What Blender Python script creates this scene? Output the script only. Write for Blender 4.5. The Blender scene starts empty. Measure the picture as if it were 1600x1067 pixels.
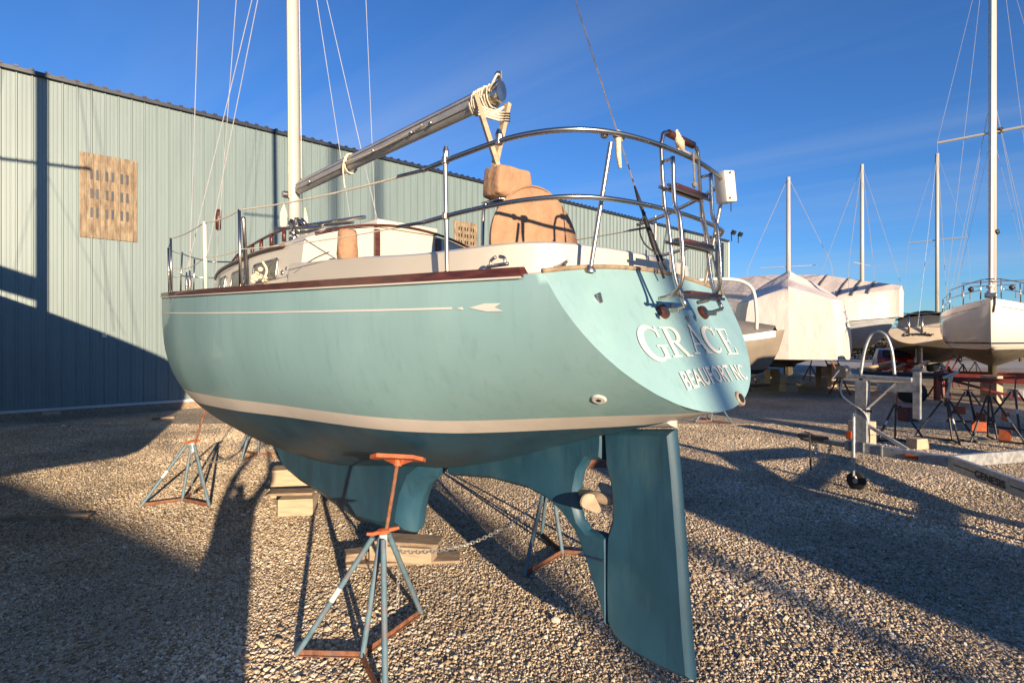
import bpy, bmesh, math, random
import numpy as np
from mathutils import Vector, Matrix, noise as mnoise
from mathutils.geometry import tessellate_polygon
random.seed(7); rng = np.random.default_rng(7)
R = math.radians
scene = bpy.context.scene
C = bpy.context.collection

# ------------------------------------------------------------------ camera
EYE = 2.1; F = 850.0
cam_d = bpy.data.cameras.new('camera'); cam = bpy.data.objects.new('camera', cam_d); C.objects.link(cam)
cam.location = (0, 0, EYE); cam.rotation_euler = (R(90), 0, 0)
cam_d.sensor_width = 36; cam_d.lens = F/1600*36; cam_d.shift_y = -3.5/1600
cam_d.clip_start = .05; cam_d.clip_end = 2000
scene.camera = cam

# ------------------------------------------------------------------ sun and sky
SUN_TO = Vector((385, -850, 165)).normalized()
sd = bpy.data.lights.new('sun', 'SUN'); sun = bpy.data.objects.new('sun', sd); C.objects.link(sun)
sd.energy = 5.0; sd.angle = R(.53); sd.color = (1, .785, .54)
sun.rotation_euler = SUN_TO.to_track_quat('Z', 'Y').to_euler(); sun.location = (20, -40, 30)
world = bpy.data.worlds.new('World'); scene.world = world; world.use_nodes = True
nt = world.node_tree; nt.nodes.clear()
wo = nt.nodes.new('ShaderNodeOutputWorld'); bg = nt.nodes.new('ShaderNodeBackground')
sky = nt.nodes.new('ShaderNodeTexSky'); sky.sky_type = 'NISHITA'; sky.sun_disc = False
sky.sun_elevation = R(10.0); sky.sun_rotation = math.atan2(385, -850)
sky.altitude = 300; sky.air_density = 1.0; sky.dust_density = .05; sky.ozone_density = 2.6
bg.inputs['Strength'].default_value = .0525
tc = nt.nodes.new('ShaderNodeTexCoord')
sep = nt.nodes.new('ShaderNodeSeparateXYZ'); nt.links.new(tc.outputs['Generated'], sep.inputs[0])
def wm(op, a, b=None, c=None):
    n = nt.nodes.new('ShaderNodeMath'); n.operation = op
    for i, v in enumerate((a, b, c)):
        if v is None: continue
        if isinstance(v, (int, float)): n.inputs[i].default_value = v
        else: nt.links.new(v, n.inputs[i])
    return n.outputs[0]
zc = wm('MAXIMUM', sep.outputs[2], .03)
zc2 = wm('ADD', zc, .05)
cu = wm('DIVIDE', sep.outputs[0], zc2); cv = wm('DIVIDE', sep.outputs[1], zc2)
comb = nt.nodes.new('ShaderNodeCombineXYZ'); nt.links.new(cu, comb.inputs[0]); nt.links.new(cv, comb.inputs[1])
mp = nt.nodes.new('ShaderNodeMapping'); mp.inputs['Scale'].default_value = (.07, .62, 1)
mp.inputs['Location'].default_value = (.7, 1.9, 0)
mp0 = nt.nodes.new('ShaderNodeMapping'); mp0.inputs['Rotation'].default_value = (0, 0, R(40))
nt.links.new(comb.outputs[0], mp0.inputs[0]); nt.links.new(mp0.outputs[0], mp.inputs[0])
nz = nt.nodes.new('ShaderNodeTexNoise'); nz.inputs['Scale'].default_value = 1.0; nz.inputs['Detail'].default_value = 6; nz.inputs['Roughness'].default_value = .55; nz.inputs['Distortion'].default_value = .4
nt.links.new(mp.outputs[0], nz.inputs['Vector'])
cr = nt.nodes.new('ShaderNodeValToRGB'); cr.color_ramp.elements[0].position = .43; cr.color_ramp.elements[1].position = .78
cr.color_ramp.elements[1].color = (.55, .55, .55, 1); nt.links.new(nz.outputs['Fac'], cr.inputs[0])
mk = nt.nodes.new('ShaderNodeMapRange'); mk.inputs[1].default_value = .02; mk.inputs[2].default_value = .16; nt.links.new(sep.outputs[2], mk.inputs[0])
mk2 = nt.nodes.new('ShaderNodeMapRange'); mk2.inputs[1].default_value = .62; mk2.inputs[2].default_value = .30; nt.links.new(sep.outputs[2], mk2.inputs[0])
cf = wm('MULTIPLY', wm('MULTIPLY', cr.outputs[0], mk.outputs[0]), mk2.outputs[0])
hsv = nt.nodes.new('ShaderNodeMix'); hsv.data_type = 'RGBA'; hsv.blend_type = 'MULTIPLY'; hsv.inputs[0].default_value = 1
nt.links.new(sky.outputs[0], hsv.inputs[6]); hsv.inputs[7].default_value = (.62, 1.08, 1.74, 1)
mx = nt.nodes.new('ShaderNodeMix'); mx.data_type = 'RGBA'
nt.links.new(cf, mx.inputs[0]); nt.links.new(hsv.outputs[2], mx.inputs[6]); mx.inputs[7].default_value = (4.2, 4.9, 6.0, 1)
nt.links.new(mx.outputs[2], bg.inputs[0]); nt.links.new(bg.outputs[0], wo.inputs[0])
scene.view_settings.view_transform = 'Standard'; scene.view_settings.look = 'None'
scene.view_settings.exposure = 1.15; scene.view_settings.gamma = 1; scene.view_settings.use_curve_mapping = False
scene.render.engine = 'CYCLES'; scene.cycles.max_bounces = 6

# ------------------------------------------------------------------ helpers
def at(px, k, Z):
    """point at horizontal bearing px, depth F*k metres, height Z"""
    return Vector(((px-800)*k, F*k, Z))
def gnd(px, py, z=0.0):
    k = (EYE-z)/(py-530.0); return at(px, k, z)

def mat(name, col, rough=.5, metal=0., var=.12, vs=3., bump=0., bs=60., coat=0., stain=None, sa=.5, ss=2., stretch=(1,1,1), spec=.5, dist=.01, streak=0.):
    col = [c*.88 for c in col]; stain = [c*.88 for c in stain] if stain else None
    m = bpy.data.materials.new(name); m.use_nodes = True
    t = m.node_tree; p = t.nodes['Principled BSDF']
    p.inputs['Roughness'].default_value = rough; p.inputs['Metallic'].default_value = metal
    p.inputs['Coat Weight'].default_value = coat; p.inputs['Specular IOR Level'].default_value = spec
    tcn = t.nodes.new('ShaderNodeTexCoord'); mpn = t.nodes.new('ShaderNodeMapping'); mpn.inputs['Scale'].default_value = stretch
    t.links.new(tcn.outputs['Object'], mpn.inputs[0])
    n = t.nodes.new('ShaderNodeTexNoise'); n.inputs['Scale'].default_value = vs; n.inputs['Detail'].default_value = 5
    t.links.new(mpn.outputs[0], n.inputs['Vector'])
    r = t.nodes.new('ShaderNodeValToRGB')
    r.color_ramp.elements[0].position = .3; r.color_ramp.elements[1].position = .7
    r.color_ramp.elements[0].color = (*[c*(1-var) for c in col], 1)
    r.color_ramp.elements[1].color = (*[min(1, c*(1+var)) for c in col], 1)
    t.links.new(n.outputs['Fac'], r.inputs[0]); out = r.outputs[0]
    if stain:
        n2 = t.nodes.new('ShaderNodeTexNoise'); n2.inputs['Scale'].default_value = ss; n2.inputs['Detail'].default_value = 8; n2.inputs['Roughness'].default_value = .65
        t.links.new(mpn.outputs[0], n2.inputs['Vector'])
        r2 = t.nodes.new('ShaderNodeMapRange'); r2.inputs[1].default_value = .5; r2.inputs[2].default_value = .72; r2.inputs[4].default_value = sa
        t.links.new(n2.outputs['Fac'], r2.inputs[0])
        x = t.nodes.new('ShaderNodeMix'); x.data_type = 'RGBA'; t.links.new(r2.outputs[0], x.inputs[0])
        t.links.new(out, x.inputs[6]); x.inputs[7].default_value = (*stain, 1); out = x.outputs[2]
    if streak:
        ms = t.nodes.new('ShaderNodeMapping'); ms.inputs['Scale'].default_value = (7, 7, .55); t.links.new(tcn.outputs['Object'], ms.inputs[0])
        n4 = t.nodes.new('ShaderNodeTexNoise'); n4.inputs['Scale'].default_value = 2.0; n4.inputs['Detail'].default_value = 7; n4.inputs['Roughness'].default_value = .7; t.links.new(ms.outputs[0], n4.inputs['Vector'])
        r4 = t.nodes.new('ShaderNodeMapRange'); r4.inputs[1].default_value = .52; r4.inputs[2].default_value = .75; r4.inputs[3].default_value = 1; r4.inputs[4].default_value = 1-streak; t.links.new(n4.outputs['Fac'], r4.inputs[0])
        x4 = t.nodes.new('ShaderNodeMix'); x4.data_type = 'RGBA'; x4.blend_type = 'MULTIPLY'; x4.inputs[0].default_value = 1; t.links.new(out, x4.inputs[6]); t.links.new(r4.outputs[0], x4.inputs[7]); out = x4.outputs[2]
    t.links.new(out, p.inputs['Base Color'])
    rr = t.nodes.new('ShaderNodeMapRange'); rr.inputs[3].default_value = max(.03, rough-.08); rr.inputs[4].default_value = min(1, rough+.1)
    t.links.new(n.outputs['Fac'], rr.inputs[0]); t.links.new(rr.outputs[0], p.inputs['Roughness'])
    if bump:
        n3 = t.nodes.new('ShaderNodeTexNoise'); n3.inputs['Scale'].default_value = bs; n3.inputs['Detail'].default_value = 4
        t.links.new(mpn.outputs[0], n3.inputs['Vector'])
        b = t.nodes.new('ShaderNodeBump'); b.inputs['Strength'].default_value = bump; b.inputs['Distance'].default_value = dist
        t.links.new(n3.outputs['Fac'], b.inputs['Height']); t.links.new(b.outputs[0], p.inputs['Normal'])
    return m

M = {}
M['hull'] = mat('seafoam gelcoat', (.25, .415, .43), .36, var=.05, vs=1.2, stain=(.31, .47, .485), sa=.6, ss=2.6, coat=.2, bump=.25, bs=2.2, dist=.006, stretch=(1, 1, .55), streak=.16)
M['boot'] = mat('chalky white stripe paint', (.68, .62, .56), .5, var=.05, stain=(.55, .48, .42), sa=.4, ss=5)
M['bottom'] = mat('blue antifouling paint', (.016, .072, .12), .5, var=.3, vs=3.2, stain=(.05, .115, .15), sa=.75, ss=2.6, stretch=(1, 1, .45), bump=.35, bs=26, dist=.003, streak=.35)
M['gel'] = mat('cream gelcoat', (.56, .52, .45), .35, var=.04, stain=(.55, .48, .38), sa=.25, ss=6, coat=.2)
M['white'] = mat('white paint', (.60, .59, .56), .4, var=.03)
M['letter'] = mat('off white vinyl', (.64, .63, .58), .4, var=.03)
M['teak'] = mat('varnished mahogany', (.075, .019, .010), .38, var=.5, vs=9, stretch=(1, 1, 5), coat=.25)
M['steel'] = mat('polished stainless', (.48, .45, .41), .27, 1., var=.05)
M['poststeel'] = mat('brushed stainless post', (.46, .43, .39), .38, 1., var=.05)
M['dullsteel'] = mat('dull stainless', (.42, .40, .38), .35, 1., var=.2, vs=12)
M['alu'] = mat('mast paint', (.50, .47, .41), .35, var=.06, vs=4, stain=(.45, .38, .28), sa=.4, ss=4)
M['boom'] = mat('anodised aluminium boom', (.40, .385, .36), .42, .35, var=.15, vs=5)
M['rope'] = mat('worn cream rope', (.66, .58, .44), .85, var=.2, vs=60, bump=.5, bs=200)
M['wire'] = mat('rigging wire', (.62, .60, .57), .4, .5, var=.1)
M['black'] = mat('black plastic', (.02, .02, .022), .45, var=.3)
M['glass'] = mat('smoked acrylic window', (.03, .04, .042), .2, var=.4, spec=.3)
M['canvas'] = mat('tan canvas cover', (.37, .215, .125), .85, var=.15, vs=6, bump=.9, bs=9, dist=.035, stain=(.27, .14, .075), sa=.6, ss=7)
M['pine'] = mat('raw pine lumber', (.42, .32, .215), .75, var=.2, vs=5, stretch=(1, 1, 6), bump=.3, bs=60)
M['greywood'] = mat('weathered timber', (.30, .22, .15), .85, var=.35, vs=6, stretch=(1, 4, 4), bump=.5, bs=50, stain=(.12, .10, .08), sa=.5)
M['block'] = mat('tan cement block', (.46, .36, .25), .9, var=.15, vs=12, bump=.5, bs=90)
M['standblue'] = mat('chalky blue stand paint', (.10, .175, .225), .6, var=.2, vs=14, stain=(.24, .09, .04), sa=.55, ss=9, bump=.15, bs=60)
M['rust'] = mat('rusted steel', (.20, .08, .04), .8, var=.45, vs=25, bump=.4, bs=90, stain=(.10, .12, .13), sa=.6, ss=14)
M['orange'] = mat('orange pad paint', (.46, .105, .035), .65, var=.25, vs=15, stain=(.22, .075, .04), sa=.9, ss=11, bump=.3, bs=40)
M['blackstand'] = mat('black stand paint', (.025, .026, .03), .5, var=.3, vs=12, stain=(.12, .05, .03), sa=.4, ss=8)
M['redsteel'] = mat('red lifting frame paint', (.16, .025, .018), .55, var=.25)
M['galv'] = mat('galvanised steel', (.42, .43, .44), .42, .55, var=.25, vs=18, stain=(.28, .28, .28), sa=.4, ss=14)
M['chainm'] = mat('galvanised chain', (.50, .47, .42), .4, .7, var=.2)
M['bronze'] = mat('chalky bronze', (.42, .33, .24), .6, .2, var=.25, vs=18)
M['rubber'] = mat('black rubber', (.018, .018, .018), .8, var=.3)
M['reflector'] = mat('amber reflector', (.5, .08, .015), .25, var=.05)
M['wrap'] = mat('white shrink wrap', (.66, .57, .52), .42, var=.05, vs=1.5, bump=.45, bs=2.2, dist=.10, stretch=(1, 1, .5))
M['greycover'] = mat('grey boat cover', (.17, .155, .145), .8, var=.15, bump=.3, bs=8, dist=.03)
M['cream'] = mat('cream boat paint', (.72, .60, .44), .35, var=.06, coat=.2)
M['greyhull'] = mat('grey blue boat paint', (.33, .36, .39), .4, var=.1)
M['darkbottom'] = mat('dark bottom paint', (.10, .085, .06), .7, var=.3)
M['navy'] = mat('navy trim paint', (.02, .03, .08), .3, var=.1)
M['redpaint'] = mat('red car paint', (.26, .010, .013), .25, var=.05, coat=.6)
M['trim'] = mat('dark navy roof trim', (.015, .02, .035), .4, var=.2)
M['sidetrim'] = mat('pale corner trim', (.55, .56, .54), .45, var=.1)
M['road'] = mat('pale concrete road', (.42, .38, .33), .9, var=.15, vs=1.2, bump=.3, bs=20)
M['dryweed'] = mat('dry weed', (.22, .20, .08), .8, var=.3)
M['bark'] = mat('bark', (.10, .075, .055), .9, var=.3, vs=12, bump=.6, bs=30)
M['leaf'] = mat('dull evergreen leaves', (.045, .055, .022), .7, var=.5, vs=1.5)
M['brownleaf'] = mat('autumn oak leaves', (.10, .055, .022), .75, var=.5, vs=1.5)
M['skin'] = mat('skin', (.5, .3, .2), .5); M['jacket'] = mat('dark jacket', (.04, .05, .07), .85, bump=.3, bs=20)
M['whiteboat'] = mat('glossy ivory hull paint', (.72, .69, .63), .2, var=.04, coat=.4)

# siding
def siding():
    m = mat('pale green ribbed steel', (.162, .22, .228), .42, .0, var=.07, vs=.7, stain=(.13, .18, .19), sa=.6, ss=1.6, stretch=(1, 1, .15), bump=.05, bs=3, streak=.14)
    return m
M['siding'] = siding()
def rustvent():
    m = mat('weathered fibreglass panel', (.28, .215, .14), .7, var=.25, vs=5, stain=(.10, .06, .035), sa=.8, ss=6, stretch=(2, 2, .5), bump=.4, bs=30)
    for nd in m.node_tree.nodes:
        if nd.type == 'MAP_RANGE' and abs(nd.inputs[2].default_value-.72) < .01:
            nd.inputs[1].default_value = .38; nd.inputs[2].default_value = .66
    return m
M['vent'] = rustvent()

def gravelmat(name, perinst):
    m = bpy.data.materials.new(name); m.use_nodes = True; t = m.node_tree; p = t.nodes['Principled BSDF']
    p.inputs['Roughness'].default_value = .85; p.inputs['Specular IOR Level'].default_value = .3
    ramp = t.nodes.new('ShaderNodeValToRGB'); e = ramp.color_ramp.elements
    e[0].position = 0; e[0].color = (.20, .145, .095, 1); e[1].position = 1; e[1].color = (.85, .75, .60, 1)
    for pos, c in ((.25, (.37, .28, .18, 1)), (.5, (.52, .41, .28, 1)), (.75, (.64, .52, .37, 1)), (.9, (.50, .46, .42, 1))):
        x = e.new(pos); x.color = c
    tcn = t.nodes.new('ShaderNodeTexCoord')
    if perinst:
        oi = t.nodes.new('ShaderNodeObjectInfo'); t.links.new(oi.outputs['Random'], ramp.inputs[0])
        bn = t.nodes.new('ShaderNodeTexNoise'); bn.inputs['Scale'].default_value = .7; bn.inputs['Detail'].default_value = 5; t.links.new(oi.outputs['Location'], bn.inputs['Vector'])
        mr = t.nodes.new('ShaderNodeMapRange'); mr.inputs[1].default_value = .35; mr.inputs[2].default_value = .65; mr.inputs[3].default_value = .62; mr.inputs[4].default_value = 1.12; t.links.new(bn.outputs['Fac'], mr.inputs[0])
        mm = t.nodes.new('ShaderNodeMix'); mm.data_type = 'RGBA'; mm.blend_type = 'MULTIPLY'; mm.inputs[0].default_value = 1
        t.links.new(ramp.outputs[0], mm.inputs[6]); t.links.new(mr.outputs[0], mm.inputs[7]); t.links.new(mm.outputs[2], p.inputs['Base Color'])
    else:
        big = t.nodes.new('ShaderNodeTexNoise'); big.inputs['Scale'].default_value = .5; big.inputs['Detail'].default_value = 6
        t.links.new(tcn.outputs['Object'], big.inputs['Vector'])
        v = t.nodes.new('ShaderNodeTexVoronoi'); v.inputs['Scale'].default_value = 34; v.inputs['Randomness'].default_value = 1
        t.links.new(tcn.outputs['Object'], v.inputs['Vector'])
        sp = t.nodes.new('ShaderNodeSeparateColor'); t.links.new(v.outputs['Color'], sp.inputs[0])
        t.links.new(sp.outputs[0], ramp.inputs[0])
        mr = t.nodes.new('ShaderNodeMapRange'); mr.inputs[1].default_value = .3; mr.inputs[2].default_value = .7; mr.inputs[3].default_value = .5; mr.inputs[4].default_value = .9
        t.links.new(big.outputs['Fac'], mr.inputs[0])
        mm = t.nodes.new('ShaderNodeMix'); mm.data_type = 'RGBA'; mm.blend_type = 'MULTIPLY'; mm.inputs[0].default_value = 1
        t.links.new(ramp.outputs[0], mm.inputs[6]); t.links.new(mr.outputs[0], mm.inputs[7])
        t.links.new(mm.outputs[2], p.inputs['Base Color'])
        n = t.nodes.new('ShaderNodeTexNoise'); n.inputs['Scale'].default_value = 22; n.inputs['Detail'].default_value = 3
        t.links.new(tcn.outputs['Object'], n.inputs['Vector'])
        inv = t.nodes.new('ShaderNodeMath'); inv.operation = 'MULTIPLY_ADD'; inv.inputs[1].default_value = -1.0
        t.links.new(v.outputs['Distance'], inv.inputs[0]); t.links.new(n.outputs['Fac'], inv.inputs[2])
        b = t.nodes.new('ShaderNodeBump'); b.inputs['Strength'].default_value = .9; b.inputs['Distance'].default_value = .018
        t.links.new(inv.outputs[0], b.inputs['Height']); t.links.new(b.outputs[0], p.inputs['Normal'])
    return m
M['ground'] = gravelmat('packed gravel', False); M['stone'] = gravelmat('loose gravel stones', True)

# ---- object helpers
def root(name, loc, label, cat, group=None):
    o = bpy.data.objects.new(name, None); C.objects.link(o); o.location = loc; o.empty_display_size = .2
    o['label'] = label; o['category'] = cat
    if group: o['group'] = group
    return o
def tag(o, label=None, cat=None, group=None, kind=None):
    if label: o['label'] = label
    if cat: o['category'] = cat
    if group: o['group'] = group
    if kind: o['kind'] = kind
    return o
def wloc(o):
    v = Vector((0, 0, 0))
    while o is not None:
        v += Vector(o.location); o = o.parent
    return v
class MB:
    def __init__(s): s.v = []; s.f = []; s.mi = []
    def add(s, vs, fs, mi=0):
        n = len(s.v); s.v += [tuple(v) for v in vs]; s.f += [tuple(i+n for i in f) for f in fs]; s.mi += [mi]*len(fs); return s
    def box(s, c, size, rz=0., rot=None, bev=0., mi=0):
        hx, hy, hz = [a/2 for a in size]; c = Vector(c)
        m = rot if rot is not None else Matrix.Rotation(rz, 3, 'Z')
        if bev <= 0:
            vs = [c+m@Vector((x*hx, y*hy, z*hz)) for x in (-1, 1) for y in (-1, 1) for z in (-1, 1)]
            fs = [(0,1,3,2),(4,6,7,5),(0,4,5,1),(2,3,7,6),(0,2,6,4),(1,5,7,3)]
            return s.add(vs, fs, mi)
        b = bmesh.new(); bmesh.ops.create_cube(b, size=1)
        for v in b.verts: v.co = Vector((v.co.x*2*hx, v.co.y*2*hy, v.co.z*2*hz))
        bmesh.ops.bevel(b, geom=b.edges[:], offset=min(bev, hx*.9, hy*.9, hz*.9), segments=2, affect='EDGES', profile=.5)
        b.verts.index_update()
        s.add([c+m@v.co for v in b.verts], [tuple(v.index for v in f.verts) for f in b.faces], mi); b.free(); return s
    def beam(s, p0, p1, w, h, up=(0,0,1), bev=0., mi=0):
        p0 = Vector(p0); p1 = Vector(p1); d = p1-p0; L = d.length; d.normalize()
        y = Vector(up).cross(d)
        if y.length < 1e-4: y = Vector((1, 0, 0)).cross(d)
        y.normalize(); z = d.cross(y)
        m = Matrix((d, y, z)).transposed()
        return s.box((p0+p1)/2, (L, w, h), rot=m, bev=bev, mi=mi)
    def tube(s, pts, r, seg=8, cap=True, mi=0, closed=False, flat=1.):
        pts = [Vector(p) for p in pts]; n = len(pts); rs = r if isinstance(r, (list, tuple)) else [r]*n
        vs = []; prev = None
        for i, p in enumerate(pts):
            if closed: t = pts[(i+1) % n]-pts[i-1]
            else: t = pts[min(i+1, n-1)]-pts[max(i-1, 0)]
            if t.length < 1e-9: t = Vector((0, 0, 1))
            t.normalize()
            if prev is None:
                a = Vector((0, 0, 1)) if abs(t.z) < .9 else Vector((1, 0, 0)); u = t.cross(a).normalized()
            else:
                u = prev-t*prev.dot(t); u = u.normalized() if u.length > 1e-6 else t.orthogonal().normalized()
            w = t.cross(u); prev = u
            for j in range(seg):
                a = 2*math.pi*j/seg; vs.append(p+(u*math.cos(a)+w*math.sin(a)*flat)*rs[i])
        fs = []; m = n if closed else n-1
        for i in range(m):
            for j in range(seg):
                a = i*seg+j; b = i*seg+(j+1) % seg; i2 = (i+1) % n
                fs.append((a, b, i2*seg+(j+1) % seg, i2*seg+j))
        if cap and not closed: fs += [tuple(range(seg))[::-1], tuple(range((n-1)*seg, n*seg))]
        return s.add(vs, fs, mi)
    def ball(s, c, r, sub=2, sc=(1,1,1), mi=0):
        b = bmesh.new(); bmesh.ops.create_icosphere(b, subdivisions=sub, radius=1); b.verts.index_update()
        s.add([Vector(c)+Vector((v.co.x*r*sc[0], v.co.y*r*sc[1], v.co.z*r*sc[2])) for v in b.verts], [tuple(v.index for v in f.verts) for f in b.faces], mi); b.free(); return s
    def lathe(s, c, prof, axis=(0,0,1), seg=16, mi=0):
        ax = Vector(axis).normalized(); c = Vector(c); pts = [c+ax*h for r, h in prof]
        u = ax.orthogonal().normalized(); w = ax.cross(u); vs = []; fs = []
        for (r, h) in prof:
            for j in range(seg):
                a = 2*math.pi*j/seg; vs.append(c+ax*h+(u*math.cos(a)+w*math.sin(a))*max(r, 1e-4))
        for i in range(len(prof)-1):
            for j in range(seg): fs.append((i*seg+j, i*seg+(j+1) % seg, (i+1)*seg+(j+1) % seg, (i+1)*seg+j))
        fs += [tuple(range(seg))[::-1], tuple(range((len(prof)-1)*seg, len(prof)*seg))]
        return s.add(vs, fs, mi)
    def grid(s, rows, mi=0, flip=False):
        n = len(s.v); nr = len(rows); nc = len(rows[0]); vs = [p for r in rows for p in r]; fs = []
        for i in range(nr-1):
            for j in range(nc-1):
                q = (i*nc+j, i*nc+j+1, (i+1)*nc+j+1, (i+1)*nc+j); fs.append(q[::-1] if flip else q)
        return s.add(vs, fs, mi)
    def build(s, name, mats, parent=None, smooth=False, merge=False, **kw):
        me = bpy.data.meshes.new(name); off = wloc(parent) if parent else Vector((0, 0, 0))
        me.from_pydata([(v[0]-off.x, v[1]-off.y, v[2]-off.z) for v in s.v], [], s.f)
        if not isinstance(mats, (list, tuple)): mats = [mats]
        for m in mats: me.materials.append(m)
        if len(mats) > 1:
            for i, p in enumerate(me.polygons): p.material_index = s.mi[i]
        b = bmesh.new(); b.from_mesh(me)
        if merge: bmesh.ops.remove_doubles(b, verts=b.verts, dist=.0006)
        bmesh.ops.recalc_face_normals(b, faces=b.faces); b.to_mesh(me); b.free()
        if smooth:
            for p in me.polygons: p.use_smooth = True
            if smooth is not True: me.set_sharp_from_angle(angle=R(smooth))
        o = bpy.data.objects.new(name, me); C.objects.link(o)
        if parent: o.parent = parent
        tag(o, **kw); return o
def kids(o): return [x for x in bpy.data.objects if x.parent == o]
def copy_tree(o, loc=None, rz=None, label=None, par=None):
    c = o.copy(); C.objects.link(c)
    if par: c.parent = par
    if loc is not None: c.location = loc
    if rz is not None: c.rotation_euler = (0, 0, rz)
    if label: c['label'] = label
    for ch in kids(o): copy_tree(ch, par=c)
    return c
def crv(xs, ys):
    xs = np.array(xs, float); ys = np.array(ys, float)
    d = np.diff(ys)/np.diff(xs); m = np.zeros_like(ys); m[0] = d[0]; m[-1] = d[-1]
    for i in range(1, len(xs)-1):
        if d[i-1]*d[i] > 0:
            w1 = 2*(xs[i+1]-xs[i])+(xs[i]-xs[i-1]); w2 = (xs[i+1]-xs[i])+2*(xs[i]-xs[i-1])
            m[i] = (w1+w2)/(w1/d[i-1]+w2/d[i])
    def f(x):
        x = min(max(x, xs[0]), xs[-1]); i = min(int(np.searchsorted(xs, x, side='right'))-1, len(xs)-2); i = max(i, 0)
        h = xs[i+1]-xs[i]; t = (x-xs[i])/h
        return float((2*t**3-3*t*t+1)*ys[i]+(t**3-2*t*t+t)*h*m[i]+(-2*t**3+3*t*t)*ys[i+1]+(t**3-t*t)*h*m[i+1])
    return f
def smooth_path(pts, n=8):
    pts = [Vector(p) for p in pts]; out = []
    for i in range(len(pts)-1):
        p0 = pts[max(i-1, 0)]; p1 = pts[i]; p2 = pts[i+1]; p3 = pts[min(i+2, len(pts)-1)]
        for j in range(n):
            t = j/n
            out.append(.5*((2*p1)+(p2-p0)*t+(2*p0-5*p1+4*p2-p3)*t*t+(-p0+3*p1-3*p2+p3)*t**3))
    return out+[pts[-1]]
def sag(a, b, d, n=8):
    a = Vector(a); b = Vector(b)
    return [a.lerp(b, i/n)-Vector((0, 0, 4*d*(i/n)*(1-i/n))) for i in range(n+1)]

# ------------------------------------------------------------------ ground
g = MB()
xs = [-300, -60, -20, -8, 0, 8, 20, 60, 300]; ys = [-300, -60, -10, 0, 10, 20, 40, 100, 500]
g.grid([[(x, y, 0) for x in xs] for y in ys]); g.build('ground', M['ground'], kind='structure')
rd = MB(); rd.grid([[(-6, 44, .006), (120, 30, .006)], [(-6, 60, .006), (120, 50, .006)]]); rd.build('road', M['road'], kind='structure')

def gravel():
    src = bpy.data.collections.new('stone_shapes')
    for i in range(7):
        b = bmesh.new(); bmesh.ops.create_icosphere(b, subdivisions=2 if i < 3 else 1, radius=1)
        sc = Vector((random.uniform(.8, 1.25), random.uniform(.65, 1), random.uniform(.45, .75)))
        for v in b.verts:
            v.co *= 1+.28*mnoise.noise(v.co*1.3+Vector((i*7, 0, 0)))+random.uniform(-.06, .06)
            v.co = Vector((v.co.x*sc.x, v.co.y*sc.y, v.co.z*sc.z))
        me = bpy.data.meshes.new('stone'); b.to_mesh(me); b.free(); me.materials.append(M['stone'])
        src.objects.link(bpy.data.objects.new('stone', me))
    N = 560000
    # density falls with depth, wedge around the lens, a little wider
    y = 1.6+(13.5-1.6)*rng.random(N)**.95; x = (rng.random(N)*2-1)*(y*1.02+.6)
    pt = np.sin(x*1.9+2*np.sin(y*1.3))*np.sin(y*2.3+1.7*np.sin(x*1.1))+.5*np.sin(x*5.1+y*3.7); keep = rng.random(N) < np.clip(.86+.45*pt, .3, 1)
    x = x[keep]; y = y[keep]
    # little drifts of finer and coarser stone
    me = bpy.data.meshes.new('gravel'); n = len(x)
    me.vertices.add(n); co = np.zeros((n, 3), 'f'); co[:, 0] = x; co[:, 1] = y; co[:, 2] = .003
    me.vertices.foreach_set('co', co.ravel())
    sz = np.exp(rng.normal(0, .38, n))*.0072*(1+.35*np.sin(x*1.3+1.1*np.sin(y*.9))*np.cos(y*1.1+x*.5))
    a = me.attributes.new('size', 'FLOAT', 'POINT'); a.data.foreach_set('value', sz.astype('f'))
    o = bpy.data.objects.new('gravel', me); C.objects.link(o); tag(o, 'loose tan and grey gravel stones covering the yard', 'gravel', kind='stuff')
    me.materials.append(M['stone'])
    ng = bpy.data.node_groups.new('scatter', 'GeometryNodeTree')
    ng.interface.new_socket('Geometry', in_out='INPUT', socket_type='NodeSocketGeometry')
    ng.interface.new_socket('Geometry', in_out='OUTPUT', socket_type='NodeSocketGeometry')
    N_ = ng.nodes; L = ng.links
    gi = N_.new('NodeGroupInput'); go = N_.new('NodeGroupOutput')
    ip = N_.new('GeometryNodeInstanceOnPoints'); ci = N_.new('GeometryNodeCollectionInfo')
    ci.inputs['Collection'].default_value = src; ci.inputs['Separate Children'].default_value = True; ci.inputs['Reset Children'].default_value = True
    ip.inputs['Pick Instance'].default_value = True
    L.new(gi.outputs[0], ip.inputs['Points']); L.new(ci.outputs[0], ip.inputs['Instance'])
    rv = N_.new('FunctionNodeRandomValue'); rv.data_type = 'FLOAT_VECTOR'
    rv.inputs[0].default_value = (-.6, -.6, 0); rv.inputs[1].default_value = (.6, .6, 6.28)
    L.new(rv.outputs[0], ip.inputs['Rotation'])
    na = N_.new('GeometryNodeInputNamedAttribute'); na.data_type = 'FLOAT'; na.inputs['Name'].default_value = 'size'
    L.new(na.outputs['Attribute'], ip.inputs['Scale']); L.new(ip.outputs[0], go.inputs[0])
    md = o.modifiers.new('scatter', 'NODES'); md.node_group = ng
gravel()

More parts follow.
